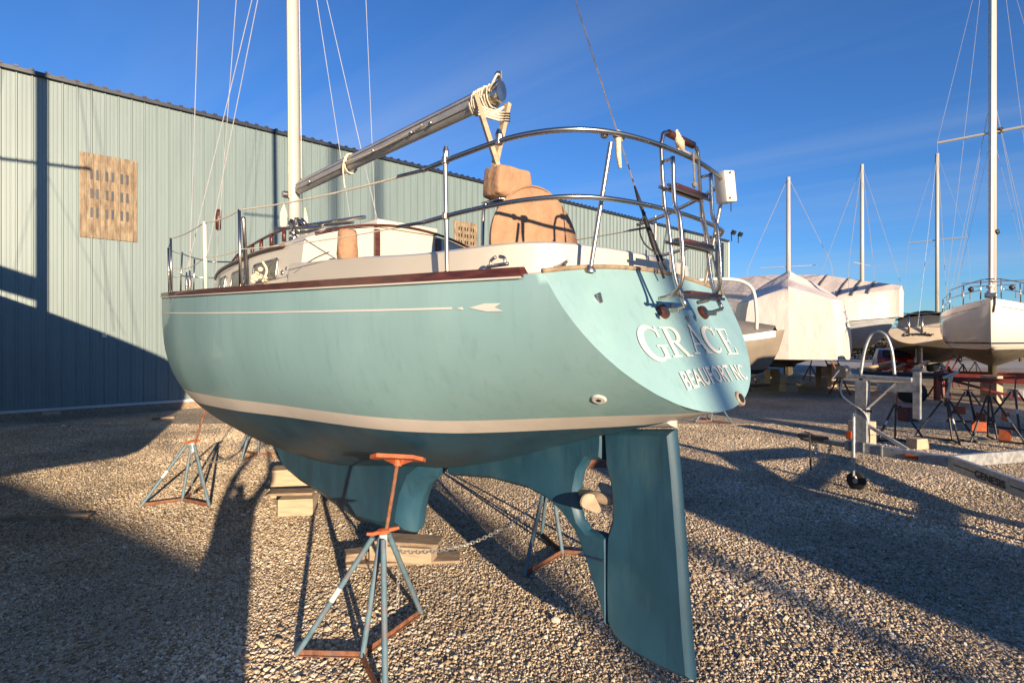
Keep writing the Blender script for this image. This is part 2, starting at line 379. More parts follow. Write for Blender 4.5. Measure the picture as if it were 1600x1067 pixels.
# ------------------------------------------------------------------ hull shape (frame: s aft to fore, b to port, Z up)
TB = dict(
 B=crv([.25,1,2,3,4,5,6,6.5,7,7.5,8,8.5,9,9.35], [.92,1.12,1.30,1.40,1.45,1.45,1.37,1.30,1.19,1.04,.84,.58,.27,.004]),
 S=crv([.25,1,2,4,6.5,8,9.35], [2.41,2.42,2.445,2.515,2.64,2.77,2.93]),
 K=crv([.25,.5,.8,1.3,2,2.6,3.2,4,5,5.6,6.2,7,8.2,8.7,9.1,9.35], [1.72,1.60,1.47,1.27,1.07,.94,.82,.68,.62,.68,.80,1.0,1.36,1.72,2.25,2.9]),
 P=crv([.25,1.2,2,3,4,5,6,7,8,9.35], [2.0,2.5,3.0,3.4,3.6,3.6,3.6,3.1,2.0,1.3]), Q=crv([.25,1.5,2.2,3,4,5,6,7,8,9.35], [2.0,1.8,1.3,.95,.85,.85,1.1,1.5,1.35,1.2]),
 T=crv([.25,1.3,3,6,9.35], [1.725,1.605,1.585,1.52,1.50]), U=crv([.25,1.3,3,6,9.35], [1.655,1.515,1.475,1.375,1.32]))
def hb(s, Z):
    zs = TB['S'](s); zk = TB['K'](s); r = min(max((zs-Z)/max(zs-zk, 1e-4), 0), 1)
    return TB['B'](s)*max(1-r**TB['P'](s), 0)**(1/TB['Q'](s))
RAKE = .40
def sx(s, b, Z):
    zs = TB['S'](s); zk = TB['K'](s); f = max(0, 1-(s-.23)/1.1)**2
    return s+(-RAKE*max(zs-Z, -.2)/(zs-zk)+.05*(b/.92)**2-.02)*f
class Frame:
    def __init__(f, o, d, sl=1, sb=1, sz=1, zo=0):
        f.o = Vector((o[0], o[1])); f.d = Vector(d).normalized(); f.n = Vector((-f.d.y, f.d.x)); f.sl = sl; f.sb = sb; f.sz = sz; f.zo = zo
    def __call__(f, s, b, Z):
        p = f.o+f.d*(s*f.sl)+f.n*(b*f.sb); return Vector((p.x, p.y, Z*f.sz+f.zo))
    def hull(f, s, b, Z): return f(sx(s, b, Z), b, Z)
def hull_mesh(f, ns=64, stripe=True):
    m = MB(); ss = [.25+(9.35-.25)*(1-math.cos(math.pi*(i/ns)))/2*.5+(9.35-.25)*(i/ns)*.5 for i in range(ns+1)]
    for side in (1, -1):
        bands = [(0, 12), (1, 2), (2, 14)]
        for bi, nr in bands:
            rows = []
            for s in ss:
                zs = TB['S'](s); zk = TB['K'](s); t = max(TB['T'](s), zk); u = max(TB['U'](s), zk)
                z0, z1 = [(zs, t), (t, u), (u, zk)][bi]
                row = []
                for j in range(nr+1):
                    q = j/nr
                    if bi == 2: q = 1-(1-q)**2
                    Z = z0+(z1-z0)*q; b = hb(s, Z)*side
                    row.append(f.hull(s, b, Z))
                rows.append(row)
            m.grid(rows, mi=bi)
    # transom
    zs = TB['S'](.25); zk = TB['K'](.25); rows = []
    for j in range(21):
        Z = zs+(zk-zs)*(1-(1-j/20)**1.6); b = hb(.25, Z); rows.append([f.hull(.25, b*(1-2*i/16), Z+.08*(1-(1-2*i/16)**2)*(1-j/20)**2) for i in range(17)])
    m.grid(rows, mi=0); return m
def deck_mesh(f, well=True, drop=.0):
    m = MB(); ss = [.25+i*.35 for i in range(27)]; ss[-1] = 9.35
    us = [-1, -.6, -.45, 0, .45, .6, 1]; rows = []
    for s in ss:
        B = TB['B'](s); zs = TB['S'](s)-drop
        rows.append([f.hull(s, B*u if s > 3 else (B*u if abs(u) > .65 else u*1.1), zs+.08*(1-u*u)*min(1, B)) for u in us])
    for i in range(len(rows)-1):
        for j in range(6):
            if well and .5 < ss[i] and ss[i+1] < 2.9 and 1 <= j <= 4: continue
            m.add([rows[i][j], rows[i][j+1], rows[i+1][j+1], rows[i+1][j]], [(0, 1, 2, 3)])
    return m
def foil(f, poly, t, inset=.05, edge=.006):
    """poly in (s,Z); plate with tapered edges"""
    P = [Vector(p) for p in poly]; n = len(P); ar = sum(P[i].x*P[(i+1) % n].y-P[(i+1) % n].x*P[i].y for i in range(n))
    if ar < 0: P = P[::-1]
    def off(d):
        out = []
        for i in range(n):
            e1 = (P[i]-P[i-1]).normalized(); e2 = (P[(i+1) % n]-P[i]).normalized()
            nn = Vector((-e1.y, e1.x))+Vector((-e2.y, e2.x)); l = max(nn.length, .7); out.append(P[i]+nn/l/l*2*d if l > 1.2 else P[i]+nn.normalized()*d)
        return out
    rings = [(P, -edge), (off(inset*.4), -t*.65), (off(inset), -t)]
    m = MB(); vs = []
    for sgn in (1, -1):
        for ring, b in rings: vs += [f(p.x, sgn*b, p.y) for p in ring]
    fs = []
    for base in (0, 3*n):
        for r in range(2):
            for i in range(n):
                j = (i+1) % n; fs.append((base+r*n+i, base+r*n+j, base+(r+1)*n+j, base+(r+1)*n+i))
        tr = tessellate_polygon([[Vector((p.x, p.y, 0)) for p in rings[2][0]]])
        fs += [tuple(base+2*n+i for i in q) for q in tr]
    for i in range(n): j = (i+1) % n; fs.append((i, j, 3*n+j, 3*n+i))
    return m.add(vs, fs)

# ------------------------------------------------------------------ GRACE
GO = (1.0103, 2.982); GD = (-.6854, .7282)
G = Frame(GO, GD)
def cp(px, py):
    """bearing and height angle -> (s, Z) in the boat's centre plane"""
    k = 3.8167/px; return (1167*(k-.003508), EYE-(py-530)*k)
boat = root('sailboat', G(4, 0, 0), 'pale seafoam green sailboat named GRACE of BEAUFORT NC propped on blue stands', 'sailboat')
def port_lab(o, l): o['label'] = l; return o
hull_mesh(G, 90).build('hull', [M['hull'], M['boot'], M['bottom']], boat, smooth=50, merge=True)
deck_mesh(G).build('deck', M['gel'], boat, smooth=40)
cw = MB()
for b in (.66, -.66): cw.grid([[G(.35, b, 2.0), G(2.95, b, 2.0)], [G(.35, b, 2.44), G(2.95, b, 2.44)]])
cw.grid([[G(.35, -.66, 2.0), G(2.95, -.66, 2.0)], [G(.35, .66, 2.0), G(2.95, .66, 2.0)]])
cw.grid([[G(.35, -.66, 2.0), G(.35, .66, 2.0)], [G(.35, -.66, 2.44), G(.35, .66, 2.44)]])
cw.build('cockpit_well', M['gel'], boat)
# keel, skeg, rudder
keel = [cp(446, 660), cp(447, 706), cp(460, 736), cp(482, 754), cp(504, 768), cp(536, 790), cp(576, 818), cp(612, 828), cp(652, 832), cp(655, 805), cp(660, 780), cp(670, 757), cp(690, 742), cp(700, 700), cp(560, 680)]
foil(G, keel, .17, .13).build('keel', M['bottom'], boat, smooth=35)
skeg = [cp(700, 700), cp(705, 742), cp(770, 747), cp(830, 763), cp(858, 778), cp(880, 797), cp(902, 828), cp(915, 860), cp(926, 897), cp(938, 932), cp(953, 975), cp(958, 930), cp(958, 880), cp(957, 834), cp(938, 829), cp(924, 826), cp(912, 811), cp(906, 790), cp(907, 762), cp(912, 737), cp(924, 718), cp(948, 719), cp(950, 690), cp(950, 655), cp(820, 660)]
foil(G, skeg, .050, .03).build('skeg', M['bottom'], boat, smooth=35)
rud = [cp(946, 670), cp(1057, 670), cp(1064, 740), cp(1073, 860), cp(1081, 980), cp(1088, 1062), cp(1068, 1056), cp(1040, 1043), cp(1008, 1026), cp(980, 1008), cp(963, 990), cp(951, 965), cp(950, 925), cp(950, 880), cp(951, 835), cp(959, 810), cp(960, 788), cp(957, 756), cp(949, 722)]
rudder = foil(G, rud, .052, .035).build('rudder', M['bottom'], boat, smooth=35)
foil(G, [cp(957, 650), cp(1057, 650), cp(1057.5, 668), cp(957, 668)], .046, .03).build('rudder_stripe', M['boot'], rudder, smooth=35)
h = MB(); h.beam(G(*[cp(951, 872)[0], .0, cp(951, 872)[1]]), G(*[cp(912, 862)[0], 0, cp(912, 862)[1]]), .118, .012); h.build('heel_joint', M['navy'], rudder)
# propeller
sc_, zc_ = cp(938, 777)
pr = MB(); hubp = [G(sc_+.16, 0, zc_), G(sc_+.03, 0, zc_), G(sc_-.07, 0, zc_), G(sc_-.12, 0, zc_)]
pr.tube(hubp, [.022, .036, .036, .012], 12)
for sgn in (1, -1):
    rows = []
    for i in range(9):
        q = i/8; rad = .03+.15*q; w = .075*math.sin(math.pi*min(.98, .18+q*.8))**.6
        tw = R(62-35*q)
        rows.append([G(sc_+.01+w*v*math.cos(tw)*.6, sgn*rad*.92+w*v*.35, zc_+sgn*-.02+w*v*math.sin(tw)+sgn*rad*-.05) for v in (-1, -.5, 0, .5, 1)])
    pr.grid(rows); pr.grid([[p+Vector((.006, -.008, 0)) for p in r] for r in rows])
pr.build('propeller', M['bronze'], boat, smooth=True)
# toe rails
for side in (1, -1):
    m = MB(); ss = [.36+i*(9.3-.36)/70 for i in range(71)]; prof = [(-.012, -.012), (.014, -.012), (.012, .036), (-.022, .04), (-.035, -.0)]
    rows = []
    for s in ss:
        B = TB['B'](s); z = TB['S'](s); rows.append([G.hull(s, (B+pb)*side, z+pz) for pb, pz in prof+prof[:1]])
    m.grid(rows); m.add(rows[0][:5], [(0, 1, 2, 3, 4)])
    m.build('toe_rail', M['teak'], boat, smooth=30)
    m = MB(); rows = []
    for s in ss: rows.append([G.hull(s, (TB['B'](s)+pb)*side, TB['S'](s)+pz) for pb, pz in ((.004, -.022), (.017, -.020), (.017, -.010), (.004, -.008))])
    m.grid(rows); m.build('rub_strip', M['gel'], boat)
m = MB(); Z = TB['S'](.25); pts = [G.hull(.25, .92*(1-2*i/20), Z+.012+.08*(1-(1-2*i/20)**2)) for i in range(21)]
m.tube(pts, .014, 6); m.build('transom_cap', M['greywood'], boat, smooth=True)
# cove stripe with arrow
def cove(z0, z1, s0, s1, n):
    return [[G.hull(s0+(s1-s0)*i/n, hb(s0+(s1-s0)*i/n, TB['S'](s0+(s1-s0)*i/n)-o)+.0035, TB['S'](s0+(s1-s0)*i/n)-o) for o in (z0(i/n), z1(i/n))] for i in range(n+1)]
m = MB(); m.grid(cove(lambda q: .150+.06*q, lambda q: .161+.065*q, .80, 9.0, 60)); m.build('cove_stripe', M['letter'], boat)
m = MB()
def quadrow(s0, z0, s1, z1, s2, z2, s3, z3):
    def q(s, o): Z = TB['S'](s)-o; return G.hull(s, hb(s, Z)+.004, Z)
    m.add([q(s0, z0), q(s1, z1), q(s2, z2), q(s3, z3)], [(0, 1, 2, 3)])
quadrow(.74, .150, .775, .158, .74, .166, .73, .158)
quadrow(.70, .156, .61, .136, .52, .136, .56, .156); quadrow(.70, .156, .56, .156, .52, .176, .61, .176)
m.build('arrow_mark', M['letter'], boat)
# transom lettering
TZ0 = TB['S'](.25)
def tp(b, Z, o=.006):
    s = sx(.25, b, Z); p = G(s, b, Z); return p-Vector((G.d.x, G.d.y, -.4))*o
def stroke(m, f, pts, ws, n=1):
    for i in range(len(pts)-1):
        (x0, y0), (x1, y1) = pts[i], pts[i+1]; w0, w1 = ws[i], ws[i+1]
        def nrm(i):
            a = Vector(pts[max(i-1, 0)]); b = Vector(pts[min(i+1, len(pts)-1)]); d = (b-a).normalized(); return Vector((-d.y, d.x))
        n0, n1 = nrm(i), nrm(i+1)
        q = [Vector((x0, y0))+n0*w0/2, Vector((x0, y0))-n0*w0/2, Vector((x1, y1))-n1*w1/2, Vector((x1, y1))+n1*w1/2]
        m.add([f(p.x, p.y) for p in q], [(0, 1, 2, 3)])
def rect(m, f, x0, y0, x1, y1): m.add([f(x0, y0), f(x1, y0), f(x1, y1), f(x0, y1)], [(0, 1, 2, 3)])
def arc(cx, cy, rx, ry, a0, a1, n=20): return [(cx+rx*math.cos(R(a0+(a1-a0)*i/n)), cy+ry*math.sin(R(a0+(a1-a0)*i/n))) for i in range(n+1)]
def serif_letter(ch, m, f):
    if ch in 'GC':
        p = arc(.43, .5, .36, .46, 42, 318); w = [.05+.15*max(0, math.sin(math.pi*i/20))**1.5 for i in range(21)]
        stroke(m, f, p, w); stroke(m, f, [(.70, .98), (.70, .66)], [.05, .08])
        if ch == 'G': rect(m, f, .62, .06, .76, .40); rect(m, f, .50, .40, .86, .45)
    if ch == 'R':
        rect(m, f, .12, .04, .28, .96); rect(m, f, .0, 0, .40, .05); rect(m, f, .0, .95, .35, 1)
        stroke(m, f, [(.28, .975)]+arc(.42, .74, .24, .235, 90, -90)+[(.28, .505)], [.05, .05]+[.05+.12*math.sin(math.pi*i/20) for i in range(1, 20)]+[.05, .05, .05])
        stroke(m, f, [(.40, .5), (.72, .03)], [.14, .15]); rect(m, f, .62, 0, .92, .05)
    if ch == 'A':
        stroke(m, f, [(.14, .03), (.44, 1.0)], [.05, .05]); stroke(m, f, [(.42, 1.04), (.76, .03)], [.13, .16])
        rect(m, f, .22, .32, .62, .37); rect(m, f, .0, 0, .30, .05); rect(m, f, .58, 0, .94, .05)
    if ch == 'E':
        rect(m, f, .12, .04, .28, .96); rect(m, f, .0, 0, .66, .05); rect(m, f, .0, .95, .62, 1); rect(m, f, .28, .49, .5, .54)
        stroke(m, f, [(.63, 1), (.60, .72)], [.08, .03]); stroke(m, f, [(.65, 0), (.70, .28)], [.09, .03]); rect(m, f, .48, .38, .52, .65)
m = MB(); x = 0
# letters follow the transom camber, reading from port to starboard
for i, ch in enumerate('GRACE'):
    x0 = [.46, .235, .005, -.195, -.405][i]; sc2 = .178 if i == 0 else .155; zb = 2.005+[-.018, .0, .012, .012, -.0][i]
    serif_letter(ch, m, lambda x, y, x0=x0, sc2=sc2, zb=zb: tp(x0-x*sc2*1.45, zb+y*sc2*1.02))
name_mark = m.build('name_lettering', M['letter'], boat)
def text_obj(txt, fn, name, mt, parent, bold=0., sp=1.):
    cu = bpy.data.curves.new('t', 'FONT'); cu.body = txt; cu.size = 1; cu.offset = bold; cu.space_character = sp; cu.resolution_u = 3
    o = bpy.data.objects.new('t', cu); C.objects.link(o); bpy.context.view_layer.update()
    dg = bpy.context.evaluated_depsgraph_get(); me = o.evaluated_get(dg).to_mesh()
    vs = [v.co.copy() for v in me.vertices]; fs = [tuple(p.vertices) for p in me.polygons]
    w = max(v.x for v in vs) if vs else 1
    m = MB(); m.add([fn(v.x/w, v.y) for v in vs], fs); o.evaluated_get(dg).to_mesh_clear()
    C.objects.unlink(o); bpy.data.objects.remove(o); return m.build(name, mt, parent)
text_obj('BEAUFORT NC', lambda x, y: tp(.26-x*.76, 1.842+y*.125+.012*math.sin(x*3.14)+.015*x), 'port_lettering', M['letter'], boat, bold=.012)
# transom fittings
def tdisc(b, Z, r, mt, name, depth=.02, inner=None, par=boat):
    nrm = -Vector((G.d.x, G.d.y, -.45)).normalized(); c = tp(b, Z, 0)
    m = MB(); m.lathe(c, [(r, -.01), (r, depth*.6), (r*.86, depth), (r*.7, depth)], nrm, 20); o = m.build(name, mt, par, smooth=35)
    if inner:
        m = MB(); m.lathe(c, [(r*.66, 0), (r*.66, depth+.001), (r*.2, depth+.006)], nrm, 16); m.build('vent_core', inner, o, smooth=35)
    return o
tdisc(.115, 2.25, .045, M['teak'], 'transom_vent', .025, M['black']); tdisc(-.36, 2.26, .045, M['teak'], 'transom_vent', .025, M['black'])
tdisc(-.255, 1.765, .042, M['bronze'], 'exhaust_outlet', .012, M['black'])
for b, Z, r in ((.62, 2.30, .022), (-.02, 2.29, .014), (-.12, 2.215, .014), (-.50, 2.36, .018)):
    m = MB(); m.box(tp(b, Z, .006), (r*1.6, .012, r*2.4), rz=math.atan2(G.n.y, G.n.x)+.0, rot=Matrix.Rotation(math.atan2(G.n.y, G.n.x), 3, 'Z') @ Matrix.Rotation(R(22), 3, 'Y'), bev=.004); m.build('patch_plate', M['dullsteel'], boat)
Zt = 1.79; st = .78; c = G.hull(st, hb(st, Zt), Zt); nn = Vector((G.n.x, G.n.y, -.55)).normalized()
# find side outlet nearer the quarter
c = G.hull(.42, hb(.42, 1.80), 1.80)
nn = (G.hull(.47, hb(.47, 1.80), 1.80)-G.hull(.37, hb(.37, 1.80), 1.80)).cross(G.hull(.42, hb(.42, 1.84), 1.84)-G.hull(.42, hb(.42, 1.76), 1.76)).normalized()
if nn.x*G.n.x+nn.y*G.n.y < 0: nn = -nn
m = MB(); m.lathe(c-nn*.01, [(.040, 0), (.040, .012), (.032, .018), (.014, .018)], nn, 18); so = m.build('through_hull', M['white'], boat, smooth=35)
m = MB(); m.lathe(c-nn*.01, [(.013, 0), (.013, .019)], nn, 10); m.build('opening', M['black'], so)

# coaming
def loop_sym(pts): return pts+[(s, -b) for s, b in pts[::-1]]
cpath = smooth_path([Vector((s, b, 0)) for s, b in loop_sym([(3.0, .98), (2.2, .97), (1.4, .93), (.8, .84), (.52, .68), (.44, .4), (.42, .15)])], 5)
zc_top = crv([.3, 1, 2, 3], [2.615, 2.60, 2.66, 2.72])
m = MB(); rows = []
n = len(cpath)
for i, p in enumerate(cpath):
    t = (cpath[min(i+1, n-1)]-cpath[max(i-1, 0)]).normalized(); nx = Vector((-t.y, t.x))  # outward/inward
    zt = zc_top(p.x); base = TB['S'](max(p.x, .25))-.03
    prof = [(.045, base), (.03, zt-.05), (.018, zt-.012), (0, zt), (-.06, zt+.0), (-.085, zt-.015), (-.095, base)]
    rows.append([G(p.x-nx.x*o*-1*(-1), p.y-nx.y*o*-1*(-1), z) for o, z in [(-a, z) for a, z in prof]])
m.grid(rows); m.build('coaming', M['gel'], boat, smooth=50)
# cabin trunk
def cab_sec(s):
    w = crv([2.9, 4, 5, 6, 6.9], [.98, .98, .92, .80, .55])(s); ze = crv([2.9, 4, 5.5, 6.4, 6.9], [2.93, 2.96, 2.96, 2.90, 2.74])(s)
    zr = crv([2.9, 4, 5.5, 6.4, 6.9], [3.13, 3.17, 3.14, 3.02, 2.80])(s); zb = TB['S'](s)-.02
    return w, ze, zr, zb
m = MB(); rows = []
for i in range(33):
    s = 2.9+4.0*i/32; w, ze, zr, zb = cab_sec(s)
    right = [(w+.05, zb), (w, ze-.04), (w-.02, ze), (w*.8, ze+(zr-ze)*.36), (w*.5, ze+(zr-ze)*.75), (0, zr)]
    rows.append([G(s, b, z) for b, z in right]+[G(s, -b, z) for b, z in right[:-1][::-1]])
m.grid(rows); m.add(rows[0], [tuple(range(len(rows[0])))]); m.add(rows[-1], [tuple(range(len(rows[-1])))])
cabin = m.build('cabin', M['gel'], boat, smooth=40)
m = MB()
for side in (1, -1):
    m.tube([G(s, side*(cab_sec(s)[0]+.012), cab_sec(s)[1]-.035) for s in [3.3+.12*i for i in range(26)]], .016, 6)
m.build('eyebrow_trim', M['teak'], cabin, smooth=True)
for side in (1, -1):
    m = MB()
    m.tube([G(s, side*(cab_sec(s)[0]*.78), cab_sec(s)[2]-.03+.03) for s in [3.9+.1*i for i in range(22)]], .014, 6)
    for s in [3.9+.35*i for i in range(7)]: m.tube([G(s, side*cab_sec(s)[0]*.78, cab_sec(s)[2]+.0), G(s, side*cab_sec(s)[0]*.78, cab_sec(s)[2]-.12)], .02, 6)
    m.build('handrail', M['teak'], cabin, smooth=True)
# window panes
def window(s0, s1, side=1):
    m = MB(); f2 = MB(); z0, z1 = 2.64, 2.81
    def q(s, z, o):
        w, ze, zr, zb = cab_sec(s); t = (z-zb)/(ze-.04-zb); return G(s, side*(w+.05*(1-t)+o), z)
    r_ = .03; ol = []
    for cx, cz, a0 in ((s1-r_, z1-r_, 0), (s0+r_, z1-r_, 90), (s0+r_, z0+r_, 180), (s1-r_, z0+r_, 270)):
        for a in (0, 30, 60, 90): ol.append((cx+r_*math.cos(R(a0+a)), cz+r_*math.sin(R(a0+a))))
    m.add([q(s, z, .010) for s, z in ol], [tuple(range(len(ol)))])
    f2.tube([q(s, z, .008) for s, z in ol], .011, 6, closed=True)
    fo = f2.build('window', M['dullsteel'], cabin, smooth=True); m.build('pane', M['glass'], fo)
for side in (1, -1):
    window(3.42, 4.02, side); window(4.3, 4.85, side); window(5.2, 5.5, side)
# aft bulkhead details
bk = lambda b, z: G(2.885, b, z)
m = MB()
for b in (.33, -.34): m.beam(bk(b, 2.5), bk(b, 3.08), .035, .05, up=(G.n.x, G.n.y, 0))
m.build('companionway_trim', M['teak'], cabin)
m = MB(); m.tube([G(2.87, b, cab_sec(2.9)[1]+(cab_sec(2.9)[2]-cab_sec(2.9)[1])*(1-(abs(b)/.98)**2)+.008) for b in [-.9+.1*i for i in range(19)]], .012, 6); m.build('bulkhead_trim', M['teak'], cabin, smooth=True)
m = MB(); m.box(bk(-.12, 2.68), (.012, .28, .07), rz=math.atan2(G.d.y, G.d.x)); m.build('instrument_panel', M['black'], cabin)
m = MB(); m.box(G(3.35, 0, 3.14), (.95, .66, .08), rz=math.atan2(G.d.y, G.d.x), bev=.02); m.build('sliding_hatch', M['gel'], cabin, smooth=35)
m = MB(); m.box(G(4.35, .0, 3.19), (.8, .72, .12), rz=math.atan2(G.d.y, G.d.x), bev=.03); m.build('sea_hood', M['gel'], cabin, smooth=35)

# mast
MS = 5.57; mast_top = 15.0
mb = MB(); lean = Vector((-.010, 0, 0))
def mp_(Z, b=0, s=0): return G(MS+s, b, Z)+Vector((-.0102*(Z-3), 0, 0))
mb.tube([mp_(z) for z in (2.6, 4, 6, 8, 11, mast_top)], .088, 16, flat=.8); mast = mb.build('mast', M['alu'], boat, smooth=True)
m = MB(); m.tube([mp_(8.3, -1.0), mp_(8.35, 0), mp_(8.3, 1.0)], .03, 8); m.build('spreader', M['alu'], mast, smooth=True)
m = MB()
for z, b in ((3.95, .1), (4.15, -.1)): m.lathe(mp_(z, b), [(.04, -.05), (.045, 0), (.04, .05)], (G.n.x, G.n.y, 0), 12)
m.build('winch', M['dullsteel'], mast, smooth=True)
m = MB()
for (db, n_) in ((.13, 4), (-.14, 4)):
    for i in range(n_): m.tube(smooth_path([mp_(3.82, db), mp_(3.66, db*1.15+.010*i), mp_(3.47-.015*i, db*1.12), mp_(3.66, db*1.0-.010*i), mp_(3.80, db)], 5), .009, 5)
m.build('halyard_coil', M['rope'], mast, smooth=True)
m = MB()
m.tube([mp_(3.9, .09, -.06), mp_(9, .07, -.06), mp_(mast_top, .03)], .006, 5); m.tube([mp_(3.9, -.1), mp_(9, -.08), mp_(mast_top, -.03)], .006, 5)
m.build('halyard', M['rope'], mast)
m = MB()
zz = 3.42
for i, (b, dz, l) in enumerate(((.22, .04, 1.75), (.12, .07, 1.3), (.34, .02, 1.05), (.16, -.01, 1.4))):
    m.tube([G(5.25, b+.02, zz+dz-.01), G(5.25-l, b-.10, zz+dz-.12-.01*l)], .021, 8)
m.build('spinnaker_pole', M['steel'], boat, smooth=True)
m = MB()
for i in range(9):
    s = 5.15-.09*random.random()*5; b = .26+random.uniform(-.06, .08); m.ball(G(s, b, zz+random.uniform(-.10, .06)), .032, 1, (1.3, .8, 1))
    m.tube(smooth_path([G(s, b, zz-.05), G(s-.06, b+.03, zz+.05), G(s-.14, b, zz-.02)], 4), .008, 5)
m.tube([G(4.9, .3, 3.2), G(4.9, .22, 3.45)], .012, 6); m.tube([G(4.35, .25, 3.2), G(4.35, .16, 3.4)], .012, 6)
m.build('pole_fitting', M['dullsteel'], boat, smooth=True)
# boom
bz = 3.98
m = MB()
bp = [G(MS-.14, 0, 4.02), G(4.5, 0, 4.0), G(1.60, 0, bz)]
dirb = (bp[-1]-bp[0]).normalized(); sidev = Vector((G.n.x, G.n.y, 0)); rows = []
for q in (0, .2, .4, .6, .8, 1):
    c = bp[0].lerp(bp[-1], q); prof = [(a, .089 if math.sin(a) > 0 else .073) for a in [2*math.pi*i/18 for i in range(19)]]
    rows.append([c+sidev*(.051*math.cos(a))+Vector((0, 0, h_*math.sin(a))) for a, h_ in prof])
m.grid(rows); m.add(rows[0][:18], [tuple(range(18))]); m.add(rows[-1][:18], [tuple(range(18))])
boom = m.build('boom', M['boom'], boat, smooth=50)
m = MB(); c0 = bp[-1]
rows2 = []
for r_, d_ in ((1.06, -.09), (1.06, 0.0), (.98, .012), (.0, .016)):
    c = c0+dirb*d_; rows2.append([c+sidev*(.051*math.cos(a)*r_)+Vector((0, 0, (.089 if math.sin(a) > 0 else .073)*math.sin(a)*r_)) for a, _ in prof])
m.grid(rows2); m.build('boom_end_cap', M['steel'], boom, smooth=40)
m = MB()
for q in (.12, .35, .52, .70, .78): m.box(bp[0].lerp(bp[-1], q)+sidev*.066+Vector((0, 0, -.02)), (.05, .02, .02), rz=math.atan2(dirb.y, dirb.x), bev=.005)
m.tube([bp[0], G(MS-.05, 0, 4.0)], .03, 8); m.build('boom_cleat', M['dullsteel'], boom)
m = MB(); m.tube([bp[0].lerp(bp[-1], i/10)+Vector((0, 0, .089)) for i in range(11)], .012, 6); m.build('sail_track', M['dullsteel'], boom, smooth=True)
m = MB(); m.tube([bp[0].lerp(bp[-1], i/10)+sidev*.047+Vector((0, 0, .035)) for i in range(11)], .006, 5); m.tube([bp[0].lerp(bp[-1], i/10)+sidev*.049+Vector((0, 0, -.03)) for i in range(11)], .004, 5); m.build('boom_rib', M['dullsteel'], boom, smooth=True)
def wrapcoil(m, c, ax, rr, turns, pitch, r=.009, zs=1.3):
    ax = Vector(ax).normalized(); u = sidev; w = ax.cross(u); pts = []
    for i in range(turns*12+1):
        a = i/12*2*math.pi; pts.append(Vector(c)+ax*(pitch*i/12)+u*(rr*math.cos(a))+w*(rr*zs*math.sin(a)+.004*random.uniform(-1, 1)))
    m.tube(pts, r, 5)
m = MB(); wrapcoil(m, c0-dirb*.30, dirb, .064, 6, .024, .009, 1.45); wrapcoil(m, c0-dirb*.12, dirb, .066, 2, .03, .007, 1.45)
for i in range(3): m.tube(smooth_path([c0-dirb*(.16+.03*i)+sidev*.065, c0-dirb*(.10+.02*i)+sidev*.06+Vector((0, 0, -.11)), c0-dirb*.04+sidev*.03+Vector((0, 0, -.14-.012*i)), c0-dirb*.02-sidev*.05+Vector((0, 0, -.09))], 5), .008, 5)
m.tube(smooth_path([c0-dirb*.08+sidev*.06+Vector((0, 0, .02)), c0-dirb*.02+sidev*.064+Vector((0, 0, .06)), c0+dirb*.0+sidev*.03+Vector((0, 0, .13)), c0-dirb*.03-sidev*.03+Vector((0, 0, .11))], 5), .008, 5)
m.tube(smooth_path([bp[0].lerp(bp[-1], .36)+sidev*.07+Vector((0, 0, .03)), bp[0].lerp(bp[-1], .37)+sidev*.1+Vector((0, 0, -.08)), bp[0].lerp(bp[-1], .37)+sidev*.08+Vector((0, 0, -.28))], 5), .009, 5)
wrapcoil(m, bp[0].lerp(bp[-1], .355), dirb, .072, 2, .03, .009, 1.5)
m.tube(sag(bp[0].lerp(bp[-1], .36)+sidev*.075, bp[0].lerp(bp[-1], .75)+sidev*.07, .03), .006, 5)
m.build('lashing', M['rope'], boom, smooth=True)
m = MB()
m.tube([c0+Vector((0, 0, .1)), c0+Vector((0, 0, .16))], .012, 6); m.lathe(c0-dirb*.03+Vector((0, 0, .14)), [(.03, -.012), (.03, .012)], sidev, 10)
m.lathe(c0-dirb*.10+Vector((0, 0, -.13)), [(.04, -.014), (.04, .014)], sidev, 12); m.build('sheave_block', M['dullsteel'], boom)
# crutch
m = MB()
ct = G(1.78, 0, 3.98)
m.beam(G(1.72, .15, 3.95), G(1.60, -.07, 3.20), .055, .035, bev=.004); m.beam(G(1.66, -.13, 3.95), G(1.66, .07, 3.20), .055, .035, bev=.004)
m.build('boom_crutch', M['pine'], boat)
m = MB()
for i in range(4): m.tube([G(1.69, .14, 3.86-.02*i), G(1.63, 0, 3.84-.02*i), G(1.63, -.12, 3.86-.02*i), G(1.73, 0, 3.88-.02*i)], .009, 5, closed=True)
m.build('crutch_lashing', M['rope'], boat, smooth=True)

# wheel cover and pedestal
m = MB(); rows = []; wc = Vector((1.22, 0, 2.74))
for (r_, d_) in ((0, -.035), (.2, -.032), (.36, -.026), (.425, -.018), (.437, 0), (.425, .03), (.3, .05), (0, .06)):
    rows.append([G(wc.x+d_+.010*math.sin(3*a+r_*9)*(r_/.43), r_*math.cos(a)*(1+.012*math.sin(5*a)), wc.z+r_*math.sin(a)*(1+.012*math.cos(4*a))) for a in [2*math.pi*i/48 for i in range(49)]])
m.grid(rows); whc = m.build('wheel_cover', M['canvas'], boat, smooth=True)
m = MB(); m.tube([G(wc.x-.012, .434*math.cos(a)*(1+.012*math.sin(5*a)), wc.z+.434*math.sin(a)*(1+.012*math.cos(4*a))) for a in [2*math.pi*i/48 for i in range(48)]], .007, 5, closed=True); m.build('piping', M['canvas'], whc, smooth=True)
m = MB(); rz = math.atan2(G.d.y, G.d.x)
